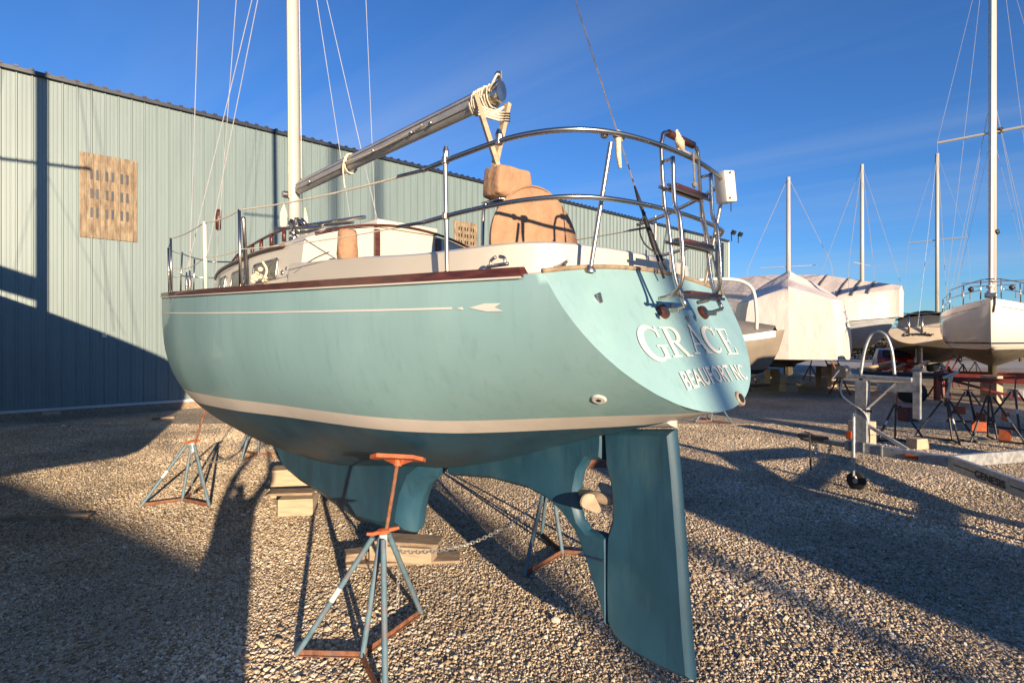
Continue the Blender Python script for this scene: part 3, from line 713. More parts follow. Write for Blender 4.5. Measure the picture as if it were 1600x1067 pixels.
bb = bmesh.new(); bmesh.ops.create_cube(bb, size=1); bmesh.ops.bevel(bb, geom=bb.edges[:], offset=.12, segments=3, affect='EDGES', profile=.5); bmesh.ops.subdivide_edges(bb, edges=bb.edges[:], cuts=2, use_grid_fill=True)
bb.verts.index_update(); mr = Matrix.Rotation(rz, 3, 'Z'); c = G(1.52, 0, 3.255); vs = []
for v in bb.verts:
    q = Vector((v.co.x*.20, v.co.y*.34, v.co.z*.23)); q += q.normalized()*.010*mnoise.noise(v.co*5); q.y *= 1-.10*(v.co.z); vs.append(c+mr@q)
m.add(vs, [tuple(v.index for v in f.verts) for f in bb.faces]); bb.free(); m.build('pedestal_cover', M['canvas'], boat, smooth=True)
m = MB(); m.lathe(G(1.5, 0, 2.0), [(.11, 0), (.09, .05), (.06, .6), (.06, .9), (.09, .98), (.10, 1.12)], (0, 0, 1), 14); m.build('pedestal', M['black'], boat, smooth=40)
m = MB(); m.tube(smooth_path([G(1.68, .12, 2.0), G(1.66, .13, 2.9), G(1.62, .12, 3.12), G(1.62, -.12, 3.12), G(1.66, -.13, 2.9), G(1.68, -.12, 2.0)], 6), .014, 8)
m.tube([G(1.45, .14, 3.12), G(1.66, .13, 3.12)], .012, 6); m.tube([G(1.45, .14, 3.12), G(1.45, -.14, 3.12)], .012, 6); m.build('pedestal_guard', M['steel'], boat, smooth=True)
m = MB(); m.lathe(G(1.58, .12, 2.74), [(.05, 0), (.06, .02), (.05, .05)], (0, 0, 1), 12); m.build('compass_ring', M['black'], boat)
# winch with canvas hood
for b_ in (.93, -.93):
    m = MB(); rows = []
    for z, r_ in ((2.68, .072), (2.72, .078), (2.80, .074), (2.87, .070), (2.895, .060), (2.905, .0)):
        rows.append([G(2.24+r_*math.cos(a)*(1+.06*math.sin(3*a+z*20)), b_+r_*math.sin(a)*(1+.06*math.cos(4*a+z*13)), z) for a in [2*math.pi*i/24 for i in range(25)]])
    m.grid(rows); m.build('winch_cover', M['canvas'], boat, smooth=True)
# white dock lines, cleats, chock
def cleat(c, ax, l=.13, name='cleat', mt=None):
    ax = Vector(ax).normalized(); m = MB(); c = Vector(c)
    m.tube([c-ax*l+Vector((0, 0, .052)), c-ax*l*.4+Vector((0, 0, .042)), c+ax*l*.4+Vector((0, 0, .042)), c+ax*l+Vector((0, 0, .052))], [.006, .013, .013, .006], 8)
    for q in (-.35, .35): m.tube([c+ax*l*q, c+ax*l*q+Vector((0, 0, .045))], .012, 6)
    return m.build(name, mt or M['dullsteel'], boat, smooth=True)
d3 = Vector((G.d.x, G.d.y, 0))
cleat(G(.33, .74, 2.425), Vector((G.n.x, G.n.y, 0))*.6-d3, .10); cleat(G(.4, -.72, 2.43), Vector((G.n.x, G.n.y, 0)), .10)
m = MB(); cc = G.hull(.52, .965, 2.47)
for q in (-1, 1): m.tube(smooth_path([cc+d3*q*.055, cc+d3*q*.05+Vector((0, 0, .03)), cc+d3*q*.015+Vector((0, 0, .042))], 4), .009, 6)
m.tube([cc-d3*.075, cc+d3*.075], .010, 6); m.build('chock', M['dullsteel'], boat, smooth=True)
m = MB(); c = G(3.25, .99, 2.66)
for i in range(4): m.ball(c+Vector((random.uniform(-.04, .04), random.uniform(-.04, .04), random.uniform(-.02, .05))), .022, 1)
m.tube(smooth_path([c, G(2.95, 1.06, 2.62), G(2.6, 1.05, 2.70), G(2.35, 1.02, 2.74)], 5), .005, 5); m.build('sheet_lead', M['dullsteel'], boat, smooth=True)
m = MB(); c = G(3.65, 1.05, 2.62)
for i in range(9): m.ball(c+Vector((random.uniform(-.07, .07), random.uniform(-.07, .07), random.uniform(0, .12))), .028, 1)
m.tube(smooth_path([c+Vector((0, 0, .18)), c+Vector((.04, 0, .1)), c], 4), .012, 6); m.build('coiled_tackle', M['rope'], boat, smooth=True)

# pushpit rails
rr = .0135
top = [(1.02, 1.10, 3.02), (.75, 1.03, 3.06), (.45, .92, 3.10), (.22, .74, 3.115), (.10, .45, 3.12), (.06, 0, 3.12), (.10, -.42, 3.12), (.15, -.60, 3.115), (.32, -.76, 3.10), (.75, -.98, 3.07), (1.1, -1.08, 3.05)]
low = [(1.02, 1.10, 2.735), (.75, 1.03, 2.76), (.45, .92, 2.78), (.22, .74, 2.79), (.10, .45, 2.79), (.06, 0, 2.79), (.10, -.45, 2.79), (.16, -.64, 2.79), (.32, -.79, 2.78), (.75, -.98, 2.76), (1.1, -1.08, 2.75)]
m = MB(); m.tube(smooth_path([G(*p) for p in top], 6), rr, 10); m.tube(smooth_path([G(*p) for p in low], 6), rr*.9, 10)
pushpit = m.build('stern_rail', M['steel'], boat, smooth=True)
m = MB()
for (s, b, z0, s1, b1) in ((.86, 1.05, 2.43, .86, 1.065), (.26, .60, 2.44, .16, .56), (.30, -.66, 2.42, .16, -.66), (.9, -1.02, 2.43, .9, -1.03)):
    m.tube([G(s, b, z0), G(s1, b1, 3.08)], .012, 10); m.lathe(G(s, b, z0), [(.03, 0), (.03, .008), (.016, .03)], (0, 0, 1), 12)
m.build('rail_post', M['poststeel'], pushpit, smooth=40)
m = MB()
for s, b, z in ((.86, 1.063, 3.045), (.55, .96, 3.09), (.86, 1.06, 2.75), (.17, .60, 3.115)):
    m.box(G(s, b, z), (.03, .036, .04), rz=rz, bev=.008)
m.lathe(G(.86, 1.06, 3.06), [(.012, 0), (.018, .03), (.010, .06)], (0, 0, 1), 8)
m.lathe(G(.55, .96, 3.10), [(.018, -.02), (.022, .02), (.010, .05)], (0, 0, 1), 8); m.build('rail_clamp', M['dullsteel'], pushpit)
# rope hitch on rail
m = MB(); c = G(.14, .53, 3.12)
for i in range(4): m.tube([c+Vector((.02*math.cos(a)+.006*i, .01*i, .02*math.sin(a))) for a in [k*math.pi/4 for k in range(8)]], .007, 5, closed=True)
m.tube([c, c+Vector((.004, 0, -.10)), c+Vector((.012, 0, -.165))], [.016, .014, .009], 6); m.build('hanging_strap', M['rope'], pushpit, smooth=True)
# switch box on the rail
m = MB(); m.box(G(.12, -.60, 3.07), (.09, .10, .20), rot=Matrix.Rotation(rz-.25, 3, 'Z') @ Matrix.Rotation(R(-8), 3, 'X'), bev=.012); bx = m.build('rail_box', M['white'], boat, smooth=35)
m = MB()
for z in (2.96, 3.12):
    for q in (-.03, .03): m.lathe(G(.075, -.60+q, z+.03), [(.006, 0), (.006, .004)], (-G.d.x, -G.d.y, 0), 8)
m.lathe(G(.12, -.66, 3.08), [(.02, 0), (.025, .03), (.012, .04)], (-G.n.x, -G.n.y, 0), 10); m.tube(sag(G(.12, -.68, 3.08), G(.12, -.68, 2.93), 0, 2), .003, 4); m.build('box_fitting', M['black'], bx)
# stern ladder
def lad(b, s, Z): return G(s, b, Z)
LB, RB = .225, -.18
m = MB()
loopp = [(LB, -.06, 2.27), (LB, .0, 2.42), (LB, .04, 2.72), (LB, .06, 2.80), (LB, .08, 3.08), (LB-.01, .08, 3.16), (LB-.06, .08, 3.21), (RB+.06, .08, 3.21), (RB+.01, .08, 3.16), (RB, .08, 3.08), (RB, .06, 2.80), (RB, .04, 2.72), (RB, .0, 2.42), (RB, -.06, 2.27)]
m.tube(smooth_path([lad(*p) for p in loopp], 4), .0115, 8)
l2 = [(.0, -.02, 3.03), (.0, -.03, 2.80), (.0, -.06, 2.70), (.0, -.075, 2.42), (.0, -.02, 2.33), (0, .06, 2.31)]
for o in (LB+.055, RB+.055):
    m.tube(smooth_path([lad(o, s, z) for _, s, z in l2], 4), .0115, 8); m.tube([lad(o, -.02, 3.02), lad(o-.055, .075, 3.04)], .008, 6)
ladder = m.build('boarding_ladder', M['steel'], boat, smooth=True)
for s, z in ((.08, 3.21),):
    m = MB(); m.tube([lad(LB-.07, s, z), lad(RB+.07, s, z)], .021, 10); m.build('handle_grip', M['teak'], ladder, smooth=40)
for s, z in ((.03, 2.91), (.0, 2.62), (-.05, 2.34)):
    m = MB(); m.beam(lad(LB-.03, s, z), lad(RB+.03, s, z), .055, .022, up=(0, 0, 1), bev=.006); o = m.build('ladder_step', M['teak'], ladder)
    m = MB(); m.tube([lad(LB+.05, s-.02, z-.016), lad(RB, s-.02, z-.016)], .009, 6); m.tube([lad(LB+.05, s+.03, z-.016), lad(RB, s+.03, z-.016)], .009, 6); m.build('step_bar', M['steel'], o)
m = MB()
for b in (LB, RB): m.tube([lad(b, -.06, 2.27), lad(b, .02, 2.25)], .01, 6); m.box(lad(b, .0, 2.25), (.05, .02, .03), rz=rz, bev=.004)
m.build('ladder_bracket', M['dullsteel'], ladder)
m = MB(); c = lad((LB+RB)/2+.02, .08, 3.21)
for i in range(5): m.tube([c+Vector((.012*i-.02, .01*i-.02, 0))+Vector((.01*math.cos(a), .03*math.cos(a), .034*math.sin(a)-.01*i)) for a in [k*math.pi/4 for k in range(8)]], .010, 6, closed=True)
m.tube([c, c+Vector((-.01, 0, -.06)), G(.04, -.11, 3.12)], .013, 6)
m.tube(smooth_path([G(.04, -.10, 3.13), G(.03, -.11, 2.9), G(-.02, -.13, 2.6), G(-.08, -.15, 2.34)], 4), .006, 6)
m.tube(smooth_path([G(.04, -.04, 3.14), G(.03, -.03, 3.05), G(.03, -.035, 2.98)], 3), .006, 6); m.ball(G(.03, -.035, 2.96), .016, 1, (1, 1, 1.4))
m.build('ladder_line', M['rope'], ladder, smooth=True)

# stanchions and lifelines
Bf, Sf = TB['B'], TB['S']
sts = [3.22, 4.1, 5.7, 7.2]
for side in (1, -1):
    for i, s in enumerate(sts):
        m = MB(); m.tube([G(s, side*(Bf(s)-.05), Sf(s)), G(s, side*(Bf(s)-.04), Sf(s)+.66)], .0125 if i != 1 else .018, 8); m.lathe(G(s, side*(Bf(s)-.05), Sf(s)), [(.035, 0), (.03, .01), (.018, .04)], (0, 0, 1), 10)
        m.build('stanchion', M['steel'] if i != 1 else M['white'], boat, smooth=True)
    m = MB(); pts = [(1.02, 1.10, 3.02)]+[(s, Bf(s)-.04, Sf(s)+.655) for s in sts]+[(8.1, .72, 3.42)]
    for a, b in zip(pts[:-1], pts[1:]): m.tube(sag(G(a[0], side*a[1], a[2]), G(b[0], side*b[1], b[2]), .025), .0055, 6)
    m.build('upper_lifeline', M['rope'], boat)
    m = MB(); pts = [(1.02, 1.10, 2.735)]+[(s, Bf(s)-.045, Sf(s)+.34) for s in sts]+[(8.1, .75, 3.1)]
    for i, (a, b) in enumerate(zip(pts[:-1], pts[1:])): m.tube(sag(G(a[0], side*a[1], a[2]), G(b[0], side*b[1], b[2]), .02 if i < 2 else .07), .004, 6)
    m.build('lower_lifeline', M['rope'], boat)
    m = MB()
    for z in (3.02, 2.735): m.tube([G(1.02, side*1.10, z), G(1.22, side*1.13, z+.005)], .010, 6)
    m.build('lifeline_turnbuckle', M['dullsteel'], boat)
m = MB(); m.tube([G(3.3, 1.32, 3.10), G(3.75, 1.15, 2.60)], .016, 6); m.build('gate_brace', M['dullsteel'], boat, smooth=True)
# pulpit
m = MB(); m.tube(smooth_path([G(8.1, .74, 3.42), G(8.7, .5, 3.46), G(9.3, .16, 3.5), G(9.42, 0, 3.5), G(9.3, -.16, 3.5), G(8.7, -.5, 3.46), G(8.1, -.74, 3.42)], 5), .0125, 8)
m.tube(smooth_path([G(8.1, .76, 3.1), G(8.9, .42, 3.15), G(8.1, -.76, 3.1)], 5), .011, 8)
for s, b in ((8.1, .76), (8.8, .42), (8.1, -.76), (8.8, -.42)): m.tube([G(s, b, Sf(s)), G(s, b*.97, 3.44)], .012, 6)
m.build('bow_pulpit', M['steel'], boat, smooth=True)
# standing rigging
def rig(name, a, b, r=.0045, mt='wire'):
    m = MB(); m.tube([a, b], r, 5); return m.build(name, M[mt], boat)
topm = mp_(mast_top-.1)
BS = lambda Z: G(.20+(Z-2.45)/2.87, 0, Z)
rig('backstay', BS(2.95), BS(17.5), .0052, 'dullsteel')
m = MB(); m.tube([BS(2.45), BS(2.6), BS(2.65), BS(2.80), BS(2.86), BS(2.92), BS(3.02)], [.008, .008, .015, .012, .008, .014, .006], 8)
m.tube(smooth_path([BS(2.85)+Vector((.01, -.01, 0)), BS(2.75)+Vector((-.05, 0, 0)), BS(2.66)+Vector((-.05, 0, 0)), BS(2.6)], 3), .005, 5); m.tube([BS(2.9), BS(2.6)+Vector((.02, 0, 0)), BS(2.5)+Vector((.03, 0, 0))], .008, 6); m.build('backstay_tackle', M['black'], boat, smooth=True)
for side in (1, -1):
    for nm, s0, b0, tgt in (('cap_shroud', MS, 1.20, mp_(8.3, side*1.0)), ('cap_shroud', None, None, None), ('lower_shroud', MS-.45, 1.16, mp_(8.2, side*.08)), ('lower_shroud', MS+.42, 1.14, mp_(8.2, side*.08))):
        if s0 is None: rig('cap_shroud', mp_(8.3, side*1.0), topm); continue
        a = G(s0, side*b0, Sf(s0)+.3); rig(nm, a, tgt)
        m = MB(); m.tube([G(s0, side*b0, Sf(s0)), a.lerp(G(s0, side*b0, Sf(s0)), .5), a], [.008, .017, .007], 8); m.build('turnbuckle', M['dullsteel'], boat, smooth=True)
rig('forestay', G(9.2, 0, 2.95), mp_(mast_top), .006)
m = MB(); m.tube([G(8.98, 0, 4.0), G(8.97, 0, 4.02), G(8.95, 0, 4.35), G(8.95, 0, 4.37)], [.01, .045, .045, .01], 8); m.build('furling_toggle', M['teak'], boat, smooth=True)

# ------------------------------------------------------------------ jack stands
def stand(loc, rz_, label, padz, lean_xy, mtl=('standblue', 'rust', 'orange'), apex=.80, pad=True, group='blue steel boat stands under the green sailboat', hullpt=None):
    r0 = root('boat_stand', loc, label, 'boat stand', group); L = Vector(loc); rot = Matrix.Rotation(rz_, 3, 'Z')
    P = lambda x, y, z: L+rot@Vector((x, y, z))
    feet = [(-.56, -.05), (-.12, -.07), (.14, -.54), (.17, .50)]
    ap = P(0, 0, apex)
    for i, (x, y) in enumerate(feet):
        m = MB(); m.tube([P(x, y, .02), P(x*.12, y*.12, apex-.02)], .019, 10); o = m.build('leg', M[mtl[0]], r0, smooth=50)
        if i == 0:
            m = MB(); m.tube([P(x*.50, y*.50, .02+(apex-.04)*.568), P(x*.60, y*.60, .02+(apex-.04)*.455)], .0198, 10); m.build('white_band', M['white'], o, smooth=50)
    for a, b in ((0, 1), (1, 2), (1, 3)):
        m = MB(); p, q = P(*feet[a], .02), P(*feet[b], .02); m.beam(p, q, .035, .006); m.beam(p+Vector((0, 0, .017)), q+Vector((0, 0, .017)), .006, .034); m.build('base_bar', M[mtl[1]], r0)
    m = MB(); m.tube([P(0, 0, apex-.14), P(0, 0, apex)], .028, 12); m.build('collar', M['white'] if mtl[0] == 'standblue' else M[mtl[0]], r0, smooth=50)
    m = MB(); m.lathe(P(0, 0, apex), [(.03, 0), (.045, .008), (.045, .028), (.03, .035)], (0, 0, 1), 6)
    for q in (1, -1): m.tube([P(0, 0, apex+.018), P(.06*q, .05*q, apex+.014), P(.095*q, .06*q, apex+.02)], [.014, .014, .01], 8)
    m.build('wing_nut', M[mtl[2]], r0, smooth=40)
    if pad:
        tp_ = Vector((L.x+lean_xy[0], L.y+lean_xy[1], padz)); m = MB(); a_ = P(0, 0, apex-.1)
        m.tube([a_, tp_], .0135, 10); m.build('screw_rod', M['rust'], r0, smooth=50)
    return r0
s1 = stand((-.862, 3.64, 0), 0, 'nearest blue stand with orange pad on the port quarter, chain dangling', 1.32, (.10, .02))
tp1 = Vector((-.762, 3.66, 1.325))
def padmesh(c, nrm, parent, w=.20):
    nrm = Vector(nrm).normalized(); u = Vector((1, 0, 0)); u = (u-nrm*u.dot(nrm)).normalized(); v = nrm.cross(u); m = MB()
    rot = Matrix((u, v, nrm)).transposed()
    oc = [(-.88, -.3), (-.6, -.6), (.6, -.6), (.88, -.3), (.88, .3), (.6, .6), (-.6, .6), (-.88, .3)]
    vs = [c+rot@Vector((x*w, y*w, z-abs(x)*.03)) for z in (-.012, .012) for x, y in oc]
    m.add(vs, [tuple(range(8))[::-1], tuple(range(8, 16))]+[(i, (i+1) % 8, 8+(i+1) % 8, 8+i) for i in range(8)])
    for q in (1, -1): m.add([c+rot@Vector((q*.03, -.1, -.01)), c+rot@Vector((q*w*.8, 0, -.012)), c+rot@Vector((q*.03, .1, -.01)), c+rot@Vector((q*.02, 0, -.07))], [(0, 1, 3), (1, 2, 3), (0, 2, 3)])
    m.tube([c+rot@Vector((0, 0, -.075)), c+rot@Vector((0, 0, 0))], [.026, .032], 10); return m.build('pad', M['orange'], parent)
padmesh(tp1, (.05, .28, .95), s1)
s2 = stand((-4.2, 7.15, 0), R(35), 'blue stand with orange collar under the port bow, farther left', 1.22, (.16, .05), apex=.74)
s3 = copy_tree(s1, (.36, 5.25, 0), R(170), 'blue stand on the far side, seen through the gap ahead of the propeller')
for o in kids(s3):
    if o.name.startswith(('pad', 'screw_rod')): bpy.data.objects.remove(o)
m = MB(); m.tube([Vector((.36, 5.25, .7)), Vector((.30, 5.15, 1.45))], .0135, 8); m.build('screw_rod', M['rust'], s3)
s4 = stand((-4.6, 9.9, 0), R(80), 'far blue stand under the starboard bow with one leg showing', 1.35, (.1, -.1), apex=1.0)
s5 = stand((5.15, 13.9, 0), R(15), 'small distant blue stand seen just under the transom corner', 1.0, (0, 0), apex=.62, group='spare boat stands in the yard')

def chain(pts, name, label, parent=None, r=.0032, L=.034):
    m = MB(); pts = [Vector(p) for p in pts]; i = 0
    seglen = [(pts[j+1]-pts[j]).length for j in range(len(pts)-1)]; tot = sum(seglen); d = 0
    while d < tot:
        j = 0; x = d
        while j < len(seglen)-1 and x > seglen[j]: x -= seglen[j]; j += 1
        c = pts[j].lerp(pts[j+1], min(1, x/seglen[j])); t = (pts[j+1]-pts[j]).normalized(); u = t.orthogonal().normalized(); w = t.cross(u)
        if i % 2: u, w = w, u
        m.tube([c+t*(L*.62*math.cos(a))+u*(L*.30*math.sin(a)) for a in [k*math.pi/4 for k in range(8)]], r, 4, closed=True)
        d += L*.86; i += 1
    o = m.build(name, M['chainm'], parent)
    if not parent: tag(o, label, 'chain')
    return o
chain(sag((-.80, 3.85, .62), (-.82, 3.9, .16), 0, 4), 'dangling_chain', '', s1, .0035, .036)
chain(sag((-.8, 3.85, .60), (.30, 5.15, .62), .16, 16), 'chain', 'light chain sagging across the gravel between the two near stands', None, .0042, .042)
chain(sag((.33, 5.05, .66), (.30, 4.95, .06), 0, 4), 'dangling_chain', '', s3, .004, .04)
chain(sag((-4.1, 7.0, .62), (-4.5, 9.5, .7), .35, 14), 'chain', 'light chain slung between the two stands under the bow', None, .0045, .05)
chain([(-4.12, 7.0, .62), (-4.1, 6.98, .1)], 'dangling_chain', '', s2, .0045, .045)

# ------------------------------------------------------------------ timber under the keel
def block(c, size, rz_, mt, label, cat='timber block', name='wood_block', group=None, bev=.006):
    m = MB(); m.box(c, size, rz=rz_, bev=bev); return m.build(name, M[mt], None, label=label, cat=cat, group=group)
gz = 0; ka = math.atan2(.7282, -.6854)
kc = G(3.0, 0, 0)
block((kc.x+.02, kc.y-.02, .10), (.60, .20, .14), ka+R(38), 'pine', 'pale timber block under the trailing end of the keel', name='timber_block')
block((kc.x+.07, kc.y+.03, .186), (.62, .24, .03), ka+R(38), 'greywood', 'thin weathered board on top of the block under the keel', 'board', 'board')
block((kc.x+.0, kc.y-.0, .014), (1.1, .24, .028), ka+R(52), 'greywood', 'long weathered plank flat on the gravel beneath the keel block', 'plank', 'plank')
block((kc.x-.35, kc.y+.05, .05), (.42, .16, .08), ka+R(70), 'greywood', 'short grey board sticking out left of the keel block', 'board', 'board')
kc2 = G(5.5, 0, 0)
block((kc2.x+.18, kc2.y-.42, .11), (.40, .28, .2), .12, 'pine', 'pale squared block at the leading end of the keel, nearer one', name='timber_block')
block((kc2.x-.15, kc2.y+.35, .2), (.6, .3, .36), .25, 'pine', 'tall pale block behind the keel leading edge', name='timber_block')
block((kc2.x+.05, kc2.y-.3, .225), (.55, .22, .03), .1, 'greywood', 'thin board capping the block at the leading end of the keel', 'board', 'board')
block(gnd(932, 728)+Vector((0, 0, .1)), (.5, .25, .2), .3, 'rust', 'brown timber seen through the propeller opening', name='timber_block')

# ------------------------------------------------------------------ metal building
WK = lambda k: Vector((-28.6+968*k, F*k, 0))
w0 = WK(.0453); wdir = Vector((-968, -F, 0)).normalized()   # from far right corner towards the left
wn = Vector((F, -968, 0)).normalized()                      # faces the yard
bld = root('metal_building', w0+wdir*20, 'long pale green ribbed steel storage building with dark eave', 'building')
HB = 9.03; PW = .9144; NP = 52
def panel_mesh(z0=.28, z1=HB-.05):
    prof = []
    for r_ in range(3):
        x = r_*.3048
        prof += [(x, 0), (x+.012, .030), (x+.040, .030), (x+.052, 0)]
        for q in (.125, .205): prof += [(x+q, 0), (x+q+.008, .006), (x+q+.03, .006), (x+q+.038, 0)]
    prof.append((PW-.002, 0)); return prof
prof = panel_mesh(); base_me = None
for i in range(NP):
    o_ = w0+wdir*(i*PW)
    if base_me is None:
        m = MB(); m.grid([[wdir*x+wn*d+Vector((0, 0, z)) for x, d in prof] for z in (.28, HB-.05)]); ob = m.build('wall_panel', M['siding'], None); base_me = ob.data
    else: ob = bpy.data.objects.new('wall_panel', base_me); C.objects.link(ob)
    ob.parent = bld; ob.location = o_-Vector(bld.location)
Lw = NP*PW; w1 = w0+wdir*Lw
m = MB(); dep = 24
m.add([w0+Vector((0, 0, .0))-wn*.01, w1-wn*.01, w1-wn*.01+Vector((0, 0, HB)), w0-wn*.01+Vector((0, 0, HB))], [(0, 1, 2, 3)])
m.add([w0-wn*.01, w0-wn*dep, w0-wn*dep+Vector((0, 0, HB)), w0-wn*dep/2+Vector((0, 0, HB+1.0)), w0-wn*.01+Vector((0, 0, HB))], [(0, 1, 2, 3, 4)])
m.add([w1-wn*.01, w1-wn*dep, w1-wn*dep+Vector((0, 0, HB)), w1-wn*dep/2+Vector((0, 0, HB+1.0)), w1-wn*.01+Vector((0, 0, HB))], [(0, 1, 2, 3, 4)])
m.add([w0-wn*dep, w1-wn*dep, w1-wn*dep+Vector((0, 0, HB)), w0-wn*dep+Vector((0, 0, HB))], [(0, 1, 2, 3)])
m.build('end_wall', M['siding'], bld)
m = MB()
for a, b in ((.02, -.5), (-.5, -1)):
    z0 = HB if a > 0 else HB+1.0; z1 = HB+1.0 if a > 0 else HB
    aa, bb_ = (wn*.12, -wn*dep/2) if a > 0 else (-wn*dep/2, -wn*dep)
    m.add([w0+aa+Vector((0, 0, z0)), w1+aa+Vector((0, 0, z0)), w1+bb_+Vector((0, 0, z1)), w0+bb_+Vector((0, 0, z1))], [(0, 1, 2, 3)])
m.build('roof', M['trim'], bld)
m = MB(); m.beam(w0+wn*.06+Vector((0, 0, HB-.03)), w1+wn*.06+Vector((0, 0, HB-.03)), .13, .10)
for i in range(int(Lw/.3048)): m.box(w0+wdir*(i*.3048+.03)+wn*.06+Vector((0, 0, HB+.035)), (.09, .16, .05), rz=math.atan2(wdir.y, wdir.x))
m.build('eave_trim', M['trim'], bld)
m = MB(); m.beam(w0+wn*.045+Vector((0, 0, .25)), w1+wn*.045+Vector((0, 0, .25)), .02, .07); m.build('base_trim', M['sidetrim'], bld)
m = MB(); m.beam(w0+wn*.02+Vector((0, 0, .107)), w1+wn*.02+Vector((0, 0, .107)), .05, .214); m.build('kick_board', M['greywood'], bld)
m = MB(); m.beam(w0+wn*.06+Vector((0, 0, 0)), w0+wn*.06+Vector((0, 0, HB-.09)), .16, .10, up=tuple(wn)); m.build('corner_trim', M['sidetrim'], bld)
m = MB()
for q in (.8, 1.6, 2.5): m.beam(w0+wdir*q+wn*.05+Vector((0, 0, .3)), w0+wdir*q+wn*.05+Vector((0, 0, HB-.2)), .30, .03, up=tuple(wn))
m.build('shadow_strip', M['trim'], bld)  # dark strips standing in for vertical shadows on the wall's right end
def wall_at(px, z):
    k = 28.6/(1768-px); p = WK(k); return Vector((p.x, p.y, z))
def vent(pxa, pxb, ya, yb, nc):
    a = wall_at(pxa, 0); b = wall_at(pxb, 0); ka_ = a.y/F; kb_ = b.y/F
    zt = EYE+(530-ya)*ka_; zb = EYE-(yb-530)*ka_; L = (b-a).length; d = (b-a).normalized(); m = MB()
    xs_ = []; x = 0
    while x < L: xs_ += [(x, .036), (x+.10, .036), (x+.115, .052), (x+.14, .052), (x+.15, .036)]; x += .1524
    xs_ = [(q, r_) for q, r_ in xs_ if q < L]+[(L, .036)]
    m.grid([[a+d*x+wn*o_+Vector((0, 0, z)) for x, o_ in xs_] for z in (zb, (zb+zt)/2, zt)])
    v = m.build('vent_panel', M['vent'], bld)
    m = MB()
    for r_ in range(3):
        for c_ in range(nc):
            x = L*(.20+.26*(c_//2)+.10*(c_ % 2)); z = zb+(zt-zb)*(.30+.225*r_)
            m2 = MB(); m2.box(a+d*x+wn*.05+Vector((0, 0, z)), (.055, .012, (zt-zb)*.115), rz=math.atan2(d.y, d.x)); m2.build('slot', M['trim'], v)
    m.v = []
vent(124, 214, 237, 370, 6); vent(709, 745, 344, 391, 6)
m = MB(); c = wall_at(163, 2.2)+wn*.04; m.box(c, (.12, .05, .1), rz=math.atan2(wdir.y, wdir.x)); m.build('wall_socket', M['white'], bld)
fl = MB(); q0 = w0+Vector((.3, -.3, 0)); 
for dx in (0, -1.0):
    c = w0+wdir*(-dx*-1)+wn*.3+Vector((0, 0, HB+.55)); fl.tube([c-Vector((0, 0, .6)), c], .035, 6); fl.box(c+wn*.15, (.35, .22, .30), rot=Matrix.Rotation(math.atan2(wdir.y, wdir.x), 3, 'Z') @ Matrix.Rotation(R(-30), 3, 'X'), bev=.03)
fl.build('floodlight', M['black'], bld)
# debris along the wall
for (px, py, l, a, lb) in ((60, 812, 1.1, .12, 'splintered plank lying in the shade at far left'), (185, 707, .0, 0, ''), (255, 655, .5, .6, 'small dark stick on the gravel near the wall corner')):
    if l: block(gnd(px, py)+Vector((0, 0, .03)), (l, .07, .05), a, 'greywood', lb, 'plank', 'plank')
block(wall_at(80, .2)+wn*.5+Vector((0, 0, 0)), (.35, .25, .06), .6, 'block', 'pale flat scrap leaning at the foot of the wall', 'scrap', 'scrap_board')

# ------------------------------------------------------------------ other boats
def generic_boat(name, label, f, mats, cabin=True, mastz=None, group=None, keel_=True, cat='sailboat', ms=5.4, mr=.10, spread=1.1, well=True, sfrac=.5):
    r0 = root(name, f(4, 0, 0)*1 if True else 0, label, cat, group); r0.location.z = 0
    hull_mesh(f, 36).build('hull', mats, r0, smooth=50, merge=True)
    deck_mesh(f, False).build('deck', M['gel'], r0, smooth=40)
    if keel_:
        foil(f, [(5.6, 1.0), (5.1, .3), (3.4, .3), (3.0, 1.0)], .12, .08).build('keel', mats[2], r0, smooth=35)
        foil(f, [(.9, 1.5), (1.1, .5), (.5, .5), (.3, 1.7)], .05, .05).build('rudder', mats[2], r0, smooth=35)
    if cabin:
        m = MB(); rows = []
        for i in range(13):
            s = 2.9+4.2*i/12; w, ze, zr, zb = cab_sec(min(s, 6.9)); right = [(w+.05, zb), (w, ze-.04), (w*.8, ze+(zr-ze)*.4), (0, zr)]
            rows.append([f(s, b, z) for b, z in right]+[f(s, -b, z) for b, z in right[:-1][::-1]])
        m.grid(rows); m.add(rows[0], [tuple(range(7))]); m.add(rows[-1], [tuple(range(7))]); m.build('cabin', M['gel'], r0, smooth=40)
    if mastz:
        m = MB(); b0 = f(ms, 0, 2.6); tz = Vector((b0.x, b0.y, mastz)); m.tube([b0, tz], mr, 10); mo = m.build('mast', M['alu'], r0, smooth=True)
        zs_ = b0.z+(mastz-b0.z)*sfrac; m = MB(); n3 = Vector((f.n.x, f.n.y, 0)); c = Vector((b0.x, b0.y, zs_))
        m.tube([c-n3*spread, c, c+n3*spread], mr*.35, 6); m.build('spreader', M['alu'], mo)
        m = MB()
        for q in (1, -1):
            ch = f(ms-.2, q*1.2, 2.6); m.tube([ch, c+n3*spread*q, tz], .008, 4); m.tube([f(ms-.6, q*1.15, 2.6), c], .006, 4)
        m.tube([f(9.2, 0, 2.95), tz], .010, 4); m.tube([f(.3, 0, 2.5), tz], .008, 4); m.build('rigging', M['wire'], mo)
    return r0
